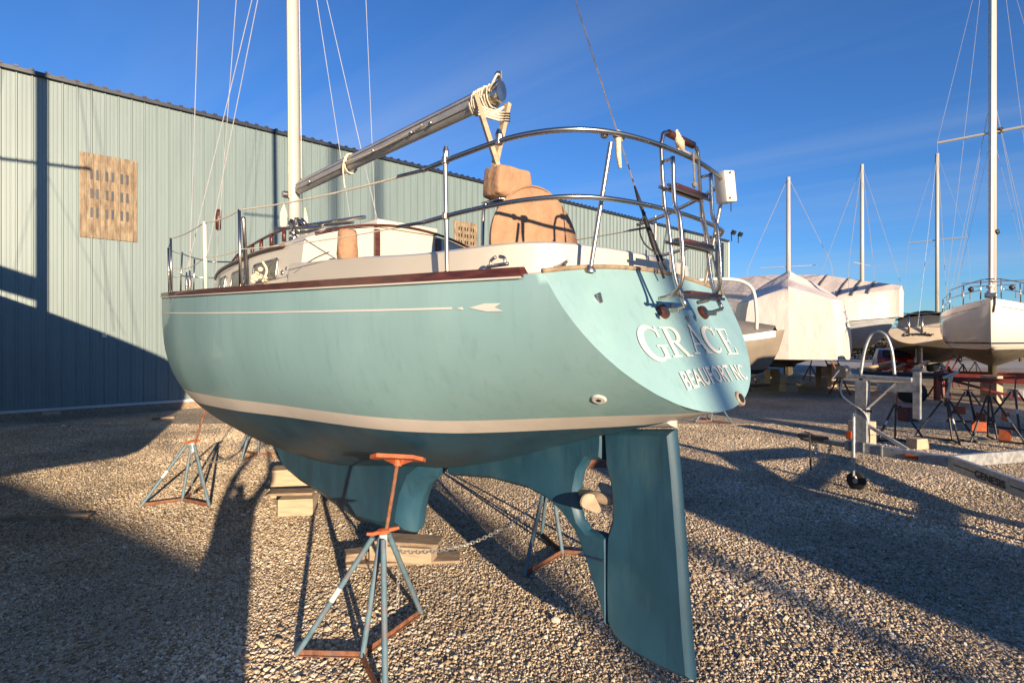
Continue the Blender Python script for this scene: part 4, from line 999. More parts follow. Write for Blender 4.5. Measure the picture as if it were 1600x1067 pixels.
def simple_props(f, parent, mt='redsteel', ss=(2.0, 6.0)):
    for s in ss:
        for q in (1, -1):
            m = MB(); tpt = f(s, q*.95, 1.15); b0 = Vector((tpt.x, tpt.y, 0))+Vector((f.n.x, f.n.y, 0))*q*.35
            for a in (0, 2.1, 4.2): m.tube([b0+Vector((.4*math.cos(a), .4*math.sin(a), .02)), b0+Vector((0, 0, .8))], .03, 6)
            m.tube([b0+Vector((0, 0, .7)), tpt], .03, 6); m.build('support_stand', M[mt], parent)

# white sailboat, bow on, right edge
fw = Frame((0, 0), (-.668, -.744), 1.22, 1.08, 1.0, .42)
bowp = at(1548, .0195, 0); fw.o = Vector((bowp.x, bowp.y))-fw.d*9.35*1.22
wb = generic_boat('sailboat', 'ivory white sailboat facing the camera with navy stripe, right edge', fw, [M['whiteboat'], M['whiteboat'], M['darkbottom']], mastz=17.5, mr=.12, spread=1.6, ms=5.6, sfrac=.46)
m = MB()
for side in (1, -1):
    rows = [[fw.hull(s, (hb(s, Z)+.006)*side, Z) for Z in (TB['T'](s)+.02, TB['T'](s)+.07)] for s in [3+i*.25 for i in range(26)]]; m.grid(rows)
    rows = [[fw.hull(s, (hb(s, Sf(s)-o)+.006)*side, Sf(s)-o) for o in (.20, .215)] for s in [3+i*.25 for i in range(25)]]; m.grid(rows)
m.build('navy_stripe', M['navy'], wb)
m = MB(); m.tube([fw(9.2, 0, 2.95)+Vector((0, 0, .05)), fw(6.4, 0, 2.6)+Vector((0, 0, 12.5))], .055, 8); m.lathe(fw(9.12, 0, 3.1), [(.10, 0), (.12, .05), (.05, .1), (.12, .2), (.10, .25)], (0, 0, 1), 12); m.build('furled_headsail', M['white'], wb, smooth=40)
m = MB()
m.tube(smooth_path([fw(7.2, 1.05, 3.4), fw(8.3, .66, 3.45), fw(9.3, .2, 3.5), fw(9.45, 0, 3.5), fw(9.3, -.2, 3.5), fw(8.3, -.66, 3.45), fw(7.2, -1.05, 3.4)], 5), .018, 8)
m.tube(smooth_path([fw(7.2, 1.08, 3.1), fw(8.4, .66, 3.15), fw(9.2, .25, 3.2)], 5), .015, 8); m.tube(smooth_path([fw(7.2, -1.08, 3.1), fw(8.4, -.66, 3.15), fw(9.2, -.25, 3.2)], 5), .015, 8)
for s, b in ((9.2, .22), (8.4, .64), (7.3, 1.04), (5.5, 1.35)):
    for q in (1, -1): m.tube([fw(s, b*q, Sf(s)), fw(s, b*q*.98, Sf(s)+.62)], .016, 6)
for q in (1, -1):
    for z in (.6, .32): m.tube([fw(7.2, q*1.05, Sf(7.2)+z), fw(5.5, q*1.35, Sf(5.5)+z), fw(3, q*1.38, Sf(3)+z)], .007, 5)
m.build('bow_pulpit', M['steel'], wb, smooth=True)
m = MB()
for q in (1, -1): m.ball(fw(8.7, .45*q, 3.28), .09, 1); 
m.ball(fw(5.6, .1, 5.6), .12, 1); m.ball(fw(5.55, .2, 9.3), .13, 1); m.build('deck_lamp', M['black'], wb)
m = MB()
m.box(fw(9.3, 0, 3.02), (.35, .3, .14), rz=math.atan2(fw.d.y, fw.d.x), bev=.03); m.tube([fw(9.3, .08, 2.95), fw(9.62, .08, 2.75), fw(9.5, .05, 2.5)], .035, 6); m.build('anchor', M['dullsteel'], wb)
m = MB()
for s, q in ((6.5, .75), (5.0, .6)): m.tube([fw(s, -q, 3.2), fw(s, -q, 3.7), fw(s, q, 3.7), fw(s, q, 3.2)], .02, 6)
m.tube([fw(5.2, 0, 4.9), fw(4.2, 0, 5.1), fw(1.5, 0, 5.2)], .12, 8); m.build('boom', M['greycover'], wb)
simple_props(fw, wb, 'redsteel', (2.5, 7.2))
m = MB()
for q in (1, -1):
    a = fw(8.2, q*1.3, 0); b = fw(4, q*1.3, 0); a.z = b.z = .9; m.beam(a, b, .12, .12)
for s in (8.0, 6.0, 4.2):
    a = fw(s, 1.3, 0); b = fw(s, -1.3, 0); a.z = b.z = .75; m.beam(a, b, .14, .14)
    for q in (1, -1): p = fw(s, 1.3*q, 0); p.z = 0; m.beam(p, p+Vector((0, 0, 1.0)), .14, .14)
m.beam(fw(8, 1.3, 0)-Vector((0, 0, fw(8, 0, 0).z)), fw(8, -1.3, 0)+Vector((0, 0, .4)), .08, .08); m.build('support_cradle', M['redsteel'], wb)
fw2 = fw(7.8, 0, 0); m = MB(); m.box(Vector((fw2.x, fw2.y, .45)), (.3, .5, .9), rz=.3, bev=.02); m.build('keel_block', M['pine'], wb)

fr = Frame((0, 0), (-.5, -.86), 1.1, 1.0, 1.0, .3); rp = at(1640, .034, 0); fr.o = Vector((rp.x, rp.y))
ob2 = generic_boat('sailboat', 'farther sailboat mostly out of frame behind the white bow, thin mast at right edge', fr, [M['whiteboat'], M['navy'], M['darkbottom']], mastz=15.5, mr=.08, spread=1.2)
m = MB()
for z0, z1, q in ((3.2, 17, 1.3), (3.2, 10.1, 1.25), (3.2, 10.1, 1.1)):
    for sg in (1, -1): m.tube([fw(5.5, q*sg, 2.6), fw(5.6, .1*sg, 0)+Vector((0, 0, z1))], .009, 4)
m.build('inner_shroud', M['wire'], wb)
# Growler
fg = Frame((0, 0), (.72, .69), 1.1, 1.42, 1.15, -.12)
gp = at(1432, .0335, 0); fg.o = Vector((gp.x, gp.y))
gb = generic_boat('sailboat', 'small cream sailboat named Growler, stern on, below the hedge', fg, [M['cream'], M['cream'], M['darkbottom']], mastz=13.2, mr=.10, spread=1.4)
m = MB(); rows = [[fg(s, b, 2.75+.55*math.cos(b/1.0*1.35)*q) for b in [-1+i*.2 for i in range(11)]] for s, q in ((2.0, 1), (2.8, 1), (3.4, .6))]; m.grid(rows); m.build('spray_hood', M['black'], gb, smooth=True)
m = MB(); m.tube(smooth_path([fg(.3, 1.0, 2.4), fg(.2, 1.0, 3.05), fg(.1, 0, 3.1), fg(.2, -1.0, 3.05), fg(.3, -1.0, 2.4)], 5), .03, 6)
for b in (-.15, .25): m.tube([fg(.15, b, 2.1), fg(.15, b, 3.0)], .05, 6)
m.build('stern_rail', M['steel'], gb, smooth=True)
def gt(x, y): b = .45-x*.95; Z = 2.05+y*.24+.05*math.sin(x*3.14); return fg(sx(.25, b, Z), b, Z)-Vector((fg.d.x, fg.d.y, 0))*.03
text_obj('Growler', lambda x, y: gt(x+.06*y, y), 'name_lettering', M['black'], gb, bold=.035)
simple_props(fg, gb, 'blackstand', (1.5, 6))
m = MB(); p = fg(.6, 0, 0); m.box((p.x, p.y, .9), (.12, .3, 1.6), rz=.3); m.build('rudder_post', M['gel'], gb)

# shrink wrapped boats
def wrapboat(name, label, f, ridge, skirt, mats, seams=(), sh=.25, end=0, mastz=None, ms=5.0, group='shrink wrapped boats', ns=44):
    r0 = root(name, f(4, 0, 0), label, 'wrapped boat', group); r0.location.z = 0
    hull_mesh(f, 30).build('hull', mats, r0, smooth=50, merge=True)
    foil(f, [(5.6, 1.0), (5.1, .35), (3.4, .35), (3.0, 1.0)], .12, .08).build('keel', mats[2], r0)
    m = MB(); rows = []
    for i in range(ns+1):
        s = -.28+(9.45+.28)*i/ns; ss_ = max(s, .25); B = TB['B'](min(ss_, 9.3))+.14; zr = ridge(s); zg = TB['S'](ss_)+sh; zsx = skirt(s)
        half = []
        for j in range(15):
            q = j/14
            if q < .42: z = zsx+(zg-zsx)*q/.42; b = B*(1-.12*(q/.42)**2)
            else:
                u = (q-.42)/.58; b = B*.88*(1-u**1.35); z = zg+(zr-zg)*(u**1.15)
            sc3 = mnoise.noise(Vector((s*.9, q*3.1, f.o.x)))*.06+abs(mnoise.noise(Vector((s*3, q*1.2, f.o.y))))*.025
            half.append((b+sc3, z+sc3*.4))
        tl = lambda z: s+max(0, 1-(s+.28)/1.6)*.75*max(0, (z-zsx-.5)/(zr-zsx))**1.5
        rows.append([f(tl(z), b, z) for b, z in half]+[f(tl(z), -b, z) for b, z in half[:-1][::-1]])
    m.grid(rows)
    for rw, so in ((rows[0], -.12), (rows[-1], .03)):
        ctr = [];
        n_ = len(rw)
        mid = [rw[j].lerp(rw[n_-1-j], .5)+Vector((f.d.x, f.d.y, 0))*so for j in range(n_//2+1)]
        m.grid([rw[:n_//2+1], [rw[j].lerp(mid[j], .5) for j in range(n_//2+1)], mid]); m.grid([rw[::-1][:n_//2+1], [rw[n_-1-j].lerp(mid[j], .5) for j in range(n_//2+1)], mid])
    w = m.build('shrink_wrap', M['wrap'], r0, smooth=45)
    for s in seams:
        B = TB['B'](s)+.15; zg = TB['S'](s)+sh; zr = ridge(s); m = MB()
        pts = [f(s, B, skirt(s)), f(s, B*.88+.02, zg)]+[f(s, B*.88*(1-u**1.35)+.02, zg+(zr-zg)*u**1.25+.03) for u in (.25, .5, .75, 1)]; m.tube(pts+[f(s, -B*.88*(1-u**1.35)-.02, zg+(zr-zg)*u**1.25+.03) for u in (.75, .5, .25, 0)], .05, 5); m.build('wrap_strap', M['greycover'], w, smooth=True)
    if mastz:
        b0 = f(ms, 0, 2.6); tz = Vector((b0.x, b0.y, mastz)); m = MB(); m.tube([b0, tz], [.10, .08], 8); mo = m.build('mast', M['alu'], r0, smooth=True)
        m = MB(); n3 = Vector((f.n.x, f.n.y, 0)); c = Vector((b0.x, b0.y, b0.z+(mastz-b0.z)*.36))
        m.tube([c-n3*1.1, c+n3*1.1], .018, 5)
        for q in (1, -1): m.tube([Vector((b0.x, b0.y, 4.0))+n3*q*1.7, c+n3*q*1.6, tz], .012, 4)
        for q in (1.2, -1.6): m.tube([Vector((b0.x, b0.y, 4.2))+Vector((f.d.x, f.d.y, 0))*q*1.5, tz], .011, 4)
        m.build('rigging', M['wire'], mo)
    return r0
f1 = Frame((10.15, 19.97), (.45, .89), .90, 1.42, 1.1, .20)
rb1 = crv([0, 1.2, 3.5, 4.2, 5.0, 7, 9.5], [3.5, 3.65, 4.0, 4.42, 4.0, 3.6, 3.2])
wrap1 = wrapboat('wrapped_boat', 'bulky boat sealed in white shrink wrap, peaked round its mast', f1, rb1, lambda s: 1.10+.08*math.sin(s*2.2), [M['greyhull'], M['greyhull'], M['darkbottom']], mastz=EYE+265*.0262, ms=4.2, sh=.62)
f2 = Frame((0, 0), (.62, -.785), 1.15, 1.45, 1.12, .15)
bp2 = at(1404, .0305, 0); f2.o = Vector((bp2.x, bp2.y))-f2.d*9.35*1.15
rb2 = crv([0, 3, 6, 8, 9.5], [4.9, 5.0, 4.8, 4.35, 4.0])
wrap2 = wrapboat('wrapped_boat', 'second wrapped boat with grey hull bare below a strapped white cover', f2, rb2, lambda s: TB['S'](max(s, .25))-.25, [M['greyhull'], M['greyhull'], M['darkbottom']], seams=(6.6, 7.5, 8.0, 8.5), sh=.85, mastz=EYE+264*.033, ms=8.0)
for f_, r_ in ((f1, wrap1), (f2, wrap2)): simple_props(f_, r_, 'rust', (1.2, 6.5))
# blocks by the wrapped boat
for (px, py, sz_, lb, mt) in ((1232, 612, (.55, .4, .3), 'concrete block at the base of the pile under the wrapped boat', 'block'), (1206, 600, (.5, .45, .7), 'tan wood block propping the small motorboat', 'pine'), (1300, 604, (.3, .3, 1.0), 'upright pale post under the wrapped boat stern', 'pine'), (1284, 607, (.32, .3, .95), 'grey upright timber crib beside the pale post', 'greywood')):
    p = gnd(px, py); block(p+Vector((0, 0, sz_[2]/2)), sz_, .2, mt, lb, 'block', 'support_block')
p = gnd(1232, 612); block(p+Vector((0, .05, .45)), (.42, .3, .28), .1, 'block', 'upper tan block of the pile under the wrapped boat', 'block', 'support_block')
p = gnd(1180, 604); block(p+Vector((0, 0, .06)), (1.5, .2, .1), .3, 'greywood', 'low timber lying beneath the small motorboat', 'plank', 'plank')

# small motorboat at left of the wrapped boats
fp = Frame((0, 0), (.80, -.60), .62, .86, .92, -.28)
pp = at(1226, .0205, 0); fp.o = Vector((pp.x, pp.y))-fp.d*9.35*.62
pb = root('motorboat', fp(4, 0, 0), 'cream motorboat with grey cover and arched rail behind the transom', 'motorboat'); pb.location.z = 0
M['taupe'] = mat('taupe boat paint', (.22, .185, .145), .35, var=.08)
hull_mesh(fp, 36).build('hull', [M['taupe'], M['black'], M['cream']], pb, smooth=50, merge=True)
m = MB(); rows = []
for i in range(20):
    s = .3+8.6*i/19; B = TB['B'](s)+.03; zt = 3.42+.10*math.sin(s*.7) if s < 5 else 3.42-(s-5)*.12
    rows.append([fp(s, B, Sf(s)-.05), fp(s, B*.95, Sf(s)+.05), fp(s, B*.5, zt), fp(s, 0, zt+.12), fp(s, -B*.5, zt), fp(s, -B*.95, Sf(s)+.05), fp(s, -B, Sf(s)-.05)])
m.grid(rows); m.build('cover', M['greycover'], pb, smooth=50)
m = MB(); m.grid([[fp(s, (TB['B'](s)+.05)*1, Sf(s)-.0) for s in [.3+i*.3 for i in range(30)]], [fp(s, (TB['B'](s)+.05)*1, Sf(s)-.22) for s in [.3+i*.3 for i in range(30)]]])
m.grid([[fp(s, -(TB['B'](s)+.05)*1, Sf(s)-.0) for s in [.3+i*.3 for i in range(30)]], [fp(s, -(TB['B'](s)+.05)*1, Sf(s)-.22) for s in [.3+i*.3 for i in range(30)]]]); m.build('gunwale_band', M['white'], pb)
m = MB(); ka_ = .0195
m.tube(smooth_path([at(1090, ka_, EYE+(530-438)*ka_), at(1130, ka_, EYE+(530-436)*ka_), at(1160, ka_, EYE+(530-440)*ka_), at(1177, ka_, EYE+(530-455)*ka_), at(1182, ka_, EYE+(530-490)*ka_), at(1182, ka_, EYE+(530-515)*ka_)], 5), .055, 8); m.build('arch_rail', M['white'], pb, smooth=True)

# red car
cc_ = at(1394, .0375, 0); car = root('parked_car', cc_, 'red hatchback parked behind the wrapped boats', 'car')
m = MB(); prof = [(-2.0, .35), (-2.05, .8), (-1.9, 1.0), (-1.55, 1.1), (-1.1, 1.5), (.4, 1.55), (1.0, 1.1), (1.8, .95), (2.1, .7), (2.1, .35)]; rw = []
cd = Vector((.50, .866, 0)); cnv = Vector((.866, -.50, 0)); 
for w_, ins in ((-.85, .06), (-.8, 0), (.8, 0), (.85, .06)):
    rw.append([cc_+cd*(x*(1-ins*.3))+cnv*(w_*(1-.12*(z > 1.2)))+Vector((0, 0, z-ins*.3)) for x, z in prof])
m.grid(rw); m.add(rw[0], [tuple(range(10))]); m.add(rw[-1], [tuple(range(10))]); m.build('body', M['redpaint'], car, smooth=40)
m = MB(); m.add([cc_+cd*-1.62+cnv*-.6+Vector((0, 0, 1.12)), cc_+cd*-1.62+cnv*.6+Vector((0, 0, 1.12)), cc_+cd*-1.2+cnv*.55+Vector((0, 0, 1.46)), cc_+cd*-1.2+cnv*-.55+Vector((0, 0, 1.46))], [(0, 1, 2, 3)]); m.build('rear_window', M['glass'], car)
for sx_ in (-1.3, 1.3):
    for q in (-1, 1): m = MB(); m.lathe(cc_+cd*sx_+cnv*(.78*q)+Vector((0, 0, .33)), [(.33, -.1), (.33, .1), (.18, .11)], cnv*q, 16); m.build('wheel', M['rubber'], car)
for q in (-1, 1): m = MB(); m.box(cc_+cd*-2.0+cnv*(.65*q)+Vector((0, 0, .92)), (.08, .3, .16), rz=math.atan2(cd.y, cd.x), bev=.02); m.build('tail_light', M['reflector'], car)

# ------------------------------------------------------------------ galvanised trailer
tr = root('boat_trailer', at(1400, .008, 0), 'galvanised boat trailer lettered GENESIS with winch post and jack wheel', 'trailer')
A = at(1322, .0091, .60); Bp = at(1492, .0078, .60)
td = (Bp-A).normalized(); tn = Vector((-td.y, td.x, 0)).normalized()
m = MB(); m.beam(A, A.lerp(Bp, 1.02), .10, .13, bev=.006)
for q in (.05, .2, .38): m.beam(A.lerp(Bp, q)+Vector((0, 0, -.075)), A.lerp(Bp, q)+Vector((0, 0, .075)), .13, .02, up=tuple(td))
m.build('tongue', M['galv'], tr)
cpl = A-td*.5
m = MB(); m.beam(A-td*.02, cpl, .07, .07, bev=.01); m.tube([cpl-td*.02, cpl-td*.16], [.05, .04], 10); m.tube([cpl, cpl+Vector((0, 0, .08)), cpl-td*.12+Vector((0, 0, .10))], .012, 6); m.build('coupler', M['dullsteel'], tr)
near = at(1640, .0062, .57); pn0 = Vector(((near-Bp).y, -(near-Bp).x, 0)).normalized(); far = at(1640, .0084, .60)
m = MB(); m.beam(Bp+pn0*.05, near+pn0*.05, .06, .17, bev=.006); rail_n = m.build('side_rail', M['galv'], tr)
m = MB(); m.beam(Bp-td*.05+tn*.02, far, .06, .15, bev=.006); m.beam(near+td*1.0, near+td*2.5, .06, .16); m.build('side_rail', M['galv'], tr)
m = MB(); ex = near+(near-Bp).normalized()*3.2; m.beam(near, ex, .06, .17); ex2 = far+(near-Bp).normalized()*3.0; m.beam(far, ex2, .06, .15); m.beam(ex, ex2, .08, .08)
m.beam(near+td*.5, far+td*.5, .08, .08); m.build('rear_frame', M['galv'], tr)
for q in (0, 1):
    c = (ex, ex2)[q]; m = MB(); m.lathe(Vector((c.x, c.y, .33)), [(.33, -.1), (.33, .1), (.2, .11)], tn, 18); m.build('wheel', M['rubber'], tr)
dn = (near-Bp).normalized(); pn = Vector((dn.y, -dn.x, 0)).normalized()
if pn.x > 0: pn = -pn
k0 = Bp+dn*.47
text_obj('GENESIS', lambda x, y: k0+dn*(x*.46)+pn*.085+Vector((0, 0, -.045-.008*x+y*.11)), 'brand_lettering', M['black'], rail_n, bold=.03)
m = MB()
for a0, a1 in ((.12, .47), (1.0, 1.45)): m.beam(Bp+dn*a0+pn*.085, Bp+dn*a1+pn*.085, .004, .012)
m.build('rail_line', M['black'], rail_n)
# winch post
P0 = A+td*.22
m = MB(); m.beam(P0+Vector((0, 0, .07)), P0+Vector((0, 0, .93)), .10, .16, up=tuple(td), bev=.008)
pa = P0+Vector((0, 0, .98)); m.beam(pa-td*.28, pa+td*.62, .12, .05, bev=.006); m.beam(pa+td*.20+Vector((0, 0, -.12)), pa+td*.7+Vector((0, 0, -.10)), .05, .12)
m.beam(P0+Vector((0, 0, .35)), P0+td*.55+Vector((0, 0, .07)), .04, .04); m.beam(P0+Vector((0, 0, .5))+td*.02, P0+td*.42+Vector((0, 0, .92)), .10, .012)
m.beam(pa+td*.66+Vector((0, 0, .1)), pa+td*.66+Vector((0, 0, -.5)), .05, .08, up=tuple(td)); post = m.build('winch_post', M['galv'], tr)
m = MB(); m.tube(smooth_path([pa+td*.0-tn*.05+Vector((0, 0, .02)), pa+td*.04-tn*.03+Vector((0, 0, .35)), pa+td*.1+Vector((0, 0, .56)), pa+td*.2+Vector((0, 0, .62)), pa+td*.30+Vector((0, 0, .56)), pa+td*.36+tn*.02+Vector((0, 0, .35)), pa+td*.38+tn*.05+Vector((0, 0, .02))], 5), .02, 8); m.build('bow_loop', M['galv'], tr, smooth=True)
m = MB(); w_ = pa-td*.26+Vector((0, 0, .08)); m.lathe(w_, [(.07, -.07), (.07, -.06), (.035, -.05), (.035, .05), (.07, .06), (.07, .07)], tn, 14); m.box(w_-Vector((0, 0, .06)), (.16, .13, .08), rz=math.atan2(td.y, td.x)); m.tube([w_-tn*.1, w_-tn*.12+Vector((-.1, 0, -.14))], .01, 6); m.build('winch', M['dullsteel'], tr, smooth=40)
m = MB(); m.tube(smooth_path([w_+Vector((0, 0, -.1)), w_+Vector((-.02, 0, -.35)), P0+Vector((-.02, -.06, .5)), P0+Vector((.02, -.09, .35))], 5), .012, 6); m.build('winch_strap', M['white'], tr)
m = MB(); m.tube([P0+td*-.09+Vector((0, -.07, .52)), P0+td*.09+Vector((0, -.07, .52))], .02, 6); m.build('tie_ring', M['black'], tr)
m = MB(); m.box(A+td*.08-tn*.07+Vector((0, 0, .16)), (.08, .03, .12), rz=math.atan2(td.y, td.x), bev=.015); m.build('side_reflector', M['reflector'], tr)
m = MB(); m.box(A.lerp(Bp, .68)+pn*.06+Vector((0, 0, -.01)), (.16, .03, .05), rz=math.atan2(td.y, td.x), bev=.012); m.build('side_reflector', M['reflector'], tr)
J = A+td*.04-Vector((0, .10, 0))
m = MB(); m.tube([J+Vector((0, 0, -.22)), J+Vector((0, 0, .42))], .026, 10); m.tube([J+Vector((0, 0, -.42)), J+Vector((0, 0, -.2))], .018, 8); m.tube([J+Vector((0, 0, .42)), J+Vector((0, 0, .46)), J+Vector((.07, 0, .44))], .01, 6)
m.box(J+Vector((.05, .03, .0)), (.10, .06, .16), rz=.2, bev=.008); jack = m.build('jack_post', M['galv'], tr, smooth=40)
wc_ = Vector((J.x+.04, J.y, .125)); m = MB(); m.lathe(wc_, [(.09, -.03), (.125, -.022), (.125, .022), (.09, .03)], tn, 16); m.build('jack_wheel', M['rubber'], jack, smooth=40)
m = MB(); m.beam(J+Vector((0, 0, -.4)), wc_, .09, .015); m.lathe(wc_, [(.035, -.034), (.035, .034)], tn, 10); m.build('wheel_fork', M['galv'], jack)
chain(sag(cpl+Vector((0, 0, -.03)), cpl+td*.3+Vector((0, 0, -.04)), .22, 8), 'safety_chain', '', tr, .006, .05); chain(sag(cpl+Vector((.05, 0, -.03)), cpl+td*.25+Vector((.03, 0, -.04)), .32, 8), 'safety_chain', '', tr, .006, .05)
m = MB(); m.tube([cpl+Vector((-.06, -.05, .12)), cpl+Vector((-.04, -.05, -.45))], .012, 6); m.box(cpl+Vector((.02, 0, .03)), (.4, .12, .07), rz=math.atan2(td.y, td.x)); m.build('hitch_bar', M['blackstand'], tr)

# blocks and black stands behind the trailer
for (px, py, sz_, zo, lb) in ((1352, 700, (.42, .25, .25), 0, 'lower tan block of the stack behind the winch post'), (1352, 700, (.42, .22, .25), .26, 'upper tan block of the stack behind the winch post'), (1440, 702, (.30, .22, .20), 0, 'single tan block on the gravel right of the winch post')):
    p = gnd(px, py); block(p+Vector((0, .1, zo+sz_[2]/2)), sz_, .1 if zo else .25, 'block', lb, 'block', 'cement_block')
for i, (px, py, a, ap, lb) in enumerate(((1400, 688, .3, .75, 'black stand just right of the winch post'), (1478, 688, 1.2, .85, 'black stand with bare silver screw top'), (1545, 690, 2.2, .95, 'black stand beneath the white hull, nearer one'), (1585, 672, .9, .9, 'black stand at the right edge behind the others'), (1512, 660, 1.9, .8, 'black stand half hidden in the shade behind the stack'))):
    p = gnd(px, py); o = stand((p.x, p.y, 0), a, lb, ap+.35, (.04, 0), mtl=('blackstand', 'blackstand', 'orange'), apex=ap, group='black boat stands stacked beyond the trailer')
    if i in (2, 3, 4):
        m = MB(); m.box(Vector((p.x-.25, p.y-.05, .32)), (.24, .05, .2), rz=.4+a, bev=.01); m.box(Vector((p.x+.2, p.y-.15, .16)), (.2, .05, .22), rz=a, bev=.01); m.build('pad', M['orange'], o)
p = gnd(1478, 688); m = MB(); m.tube([p+Vector((0, 0, .8)), p+Vector((.06, 0, 1.12)), p+Vector((.12, 0, 1.35))], .03, 8); m.tube([p+Vector((-.05, 0, 1.3)), p+Vector((.12, 0, 1.36)), p+Vector((.25, 0, 1.42))], .03, 6); o = m.build('screw_clamp', M['alu'], None, label='silver screw clamp standing on a black stand', cat='clamp')
# black low trailer
bt = root('flatbed_trailer', gnd(1430, 625), 'low black trailer frame with pale bunks in front of the red car', 'trailer')
m = MB()
a, b, c, d = at(1345, .022, .95), at(1480, .020, .98), at(1390, .030, .95), at(1470, .030, .95)
for u, v in ((a, b), (c, d), (a, c), (b, d)): m.beam(u, v, .10, .12)
for q in (.3, .6): m.beam(a.lerp(b, q), c.lerp(d, q), .08, .08)
for q in (a, b): m.beam(q, Vector((q.x, q.y, .1)), .08, .08)
m.build('frame', M['blackstand'], bt)
for q in (.1, .75): m = MB(); m.beam(a.lerp(b, q)+Vector((-.3, 0, .12)), c.lerp(d, q)+Vector((0, 0, .12)), .18, .09); m.build('bunk', M['pine'], bt)
for q in (.62, .72): m = MB(); p = a.lerp(b, q); m.lathe(Vector((p.x+.2, p.y+.5, .33)), [(.33, -.09), (.33, .09), (.18, .1)], (1, .2, 0), 16); m.build('wheel', M['rubber'], bt)
for i, (px, py, lb) in enumerate(((1418, 657, 'red plastic crate low behind the black stand'), (1432, 622, 'red box beyond the black trailer frame'))):
    p = gnd(px, py); m = MB(); m.box(p+Vector((0, 0, .17)), (.34, .3, .34), rz=.3, bev=.02); m.box(p+Vector((0, 0, .35)), (.37, .33, .03), rz=.3, bev=.01); m.build('red_crate', M['orange'] if i else M['redsteel'], None, label=lb, cat='crate')
# white tub at right edge
p = gnd(1600, 625); m = MB(); m.lathe(p, [(.5, 0), (.42, .35), (.38, .38)], (0, 0, 1), 20); m.build('upturned_tub', M['white'], None, label='white upturned tub on the gravel at the right edge', cat='tub')

# ------------------------------------------------------------------ vegetation
def leafy(name, px, k, h, w, lb, mt='leaf', n=1500, cat='bush'):
    base = at(px, k, 0); r0 = root(name, base, lb, cat, 'hedge of trees beyond the boats'); m = MB()
    m.tube([base, base+Vector((.1, 0, h*.35)), base+Vector((-.1, .1, h*.7))], [.16, .10, .04], 6)
    for i in range(7):
        a = i*.9; q = base+Vector((0, 0, h*(.2+.07*i))); m.tube([q, q+Vector((w*.35*math.cos(a), w*.35*math.sin(a), h*.2))], [.05, .02], 5)
    m.build('trunk', M['bark'], r0); m = MB()
    clumps = [(random.uniform(-.8, .8), random.uniform(-.8, .8), random.uniform(.15, .85), random.uniform(.22, .5)) for _ in range(16)]
    for i in range(n):
        c = random.choice(clumps); v = Vector((random.gauss(0, 1), random.gauss(0, 1), random.gauss(0, 1))).normalized()*random.random()**.4*c[3]
        p = base+Vector(((c[0]*.6+v.x)*w*.6, (c[1]*.6+v.y)*w*.6, max(.05, (c[2]+v.z*.5)*h))); s_ = random.uniform(.07, .16)
        u = Vector((random.gauss(0, 1), random.gauss(0, 1), random.gauss(0, 1))).normalized()*s_; t = u.orthogonal().normalized()*s_*.6
        m.add([p-u, p+t, p+u, p-t], [(0, 1, 2, 3)])
    m.build('crown', M[mt], r0)
for i, (px, k, h, w, mt, adj) in enumerate(((1395, .058, 3.6, 4.5, 'brownleaf', 'rusty brown bush left of Growler'), (1425, .062, 4.2, 5, 'brownleaf', 'brown leafed bush behind the Growler stern rail'), (1462, .060, 3.7, 5, 'leaf', 'dark evergreen right behind the Growler mast'), (1500, .060, 3.5, 5, 'leaf', 'low dark evergreen left of the white bow'), (1545, .062, 3.8, 5.5, 'leaf', 'dark evergreen hidden behind the white hull'), (1595, .060, 4.0, 5, 'leaf', 'dark evergreen at the right edge'), (1350, .066, 3.4, 5, 'leaf', 'dark evergreen low behind the second wrapped boat'))):
    leafy('bush', px, k, h, w, adj, mt, 2600)
for (px, py, lb) in ((664, 962, 'small dry weed tuft at the right foot of the nearest stand'), (905, 886, 'tiny weed tuft beside the stand seen ahead of the rudder'), (352, 648, 'dry weed tuft by the bow stand')):
    p = gnd(px, py); m = MB()
    for i in range(26):
        a = random.uniform(0, 6.28); l = random.uniform(.03, .075); q = p+Vector((random.uniform(-.02, .02), random.uniform(-.02, .02), .005)); e = q+Vector((math.cos(a)*l, math.sin(a)*l, l*random.uniform(.3, .9))); w = Vector((-math.sin(a), math.cos(a), 0))*.0022
        m.add([q-w, q+w, e], [(0, 1, 2)])
    m.build('weed', M['dryweed'], None, label=lb, cat='weed')
def bare(px, k, h, lb, seed):
    rnd = random.Random(seed); base = at(px, k, 0); m = MB(); 
    def grow(p, d, l, r, dep):
        q = p+d*l; m.tube([p, q], [r, r*.65], 5, cap=False)
        if dep == 0: return
        for _ in range(3 if dep > 1 else 4):
            dd = (d+Vector((rnd.uniform(-.6, .6), rnd.uniform(-.6, .6), rnd.uniform(-.1, .4)))).normalized(); grow(q, dd, l*rnd.uniform(.6, .82), r*.6, dep-1)
    grow(base, Vector((0, 0, 1)), h*.32, .14, 5); m.build('bare_tree', M['bark'], None, label=lb, cat='tree', group='bare winter trees beyond the building end')
bare(1162, .085, 7.6, 'leafless tree right of the building corner', 3); bare(1184, .09, 8.2, 'leafless tree peeking over the wrapped boat', 5); bare(1200, .10, 7.5, 'thin leafless tree farther back near the wrapped peak', 8)

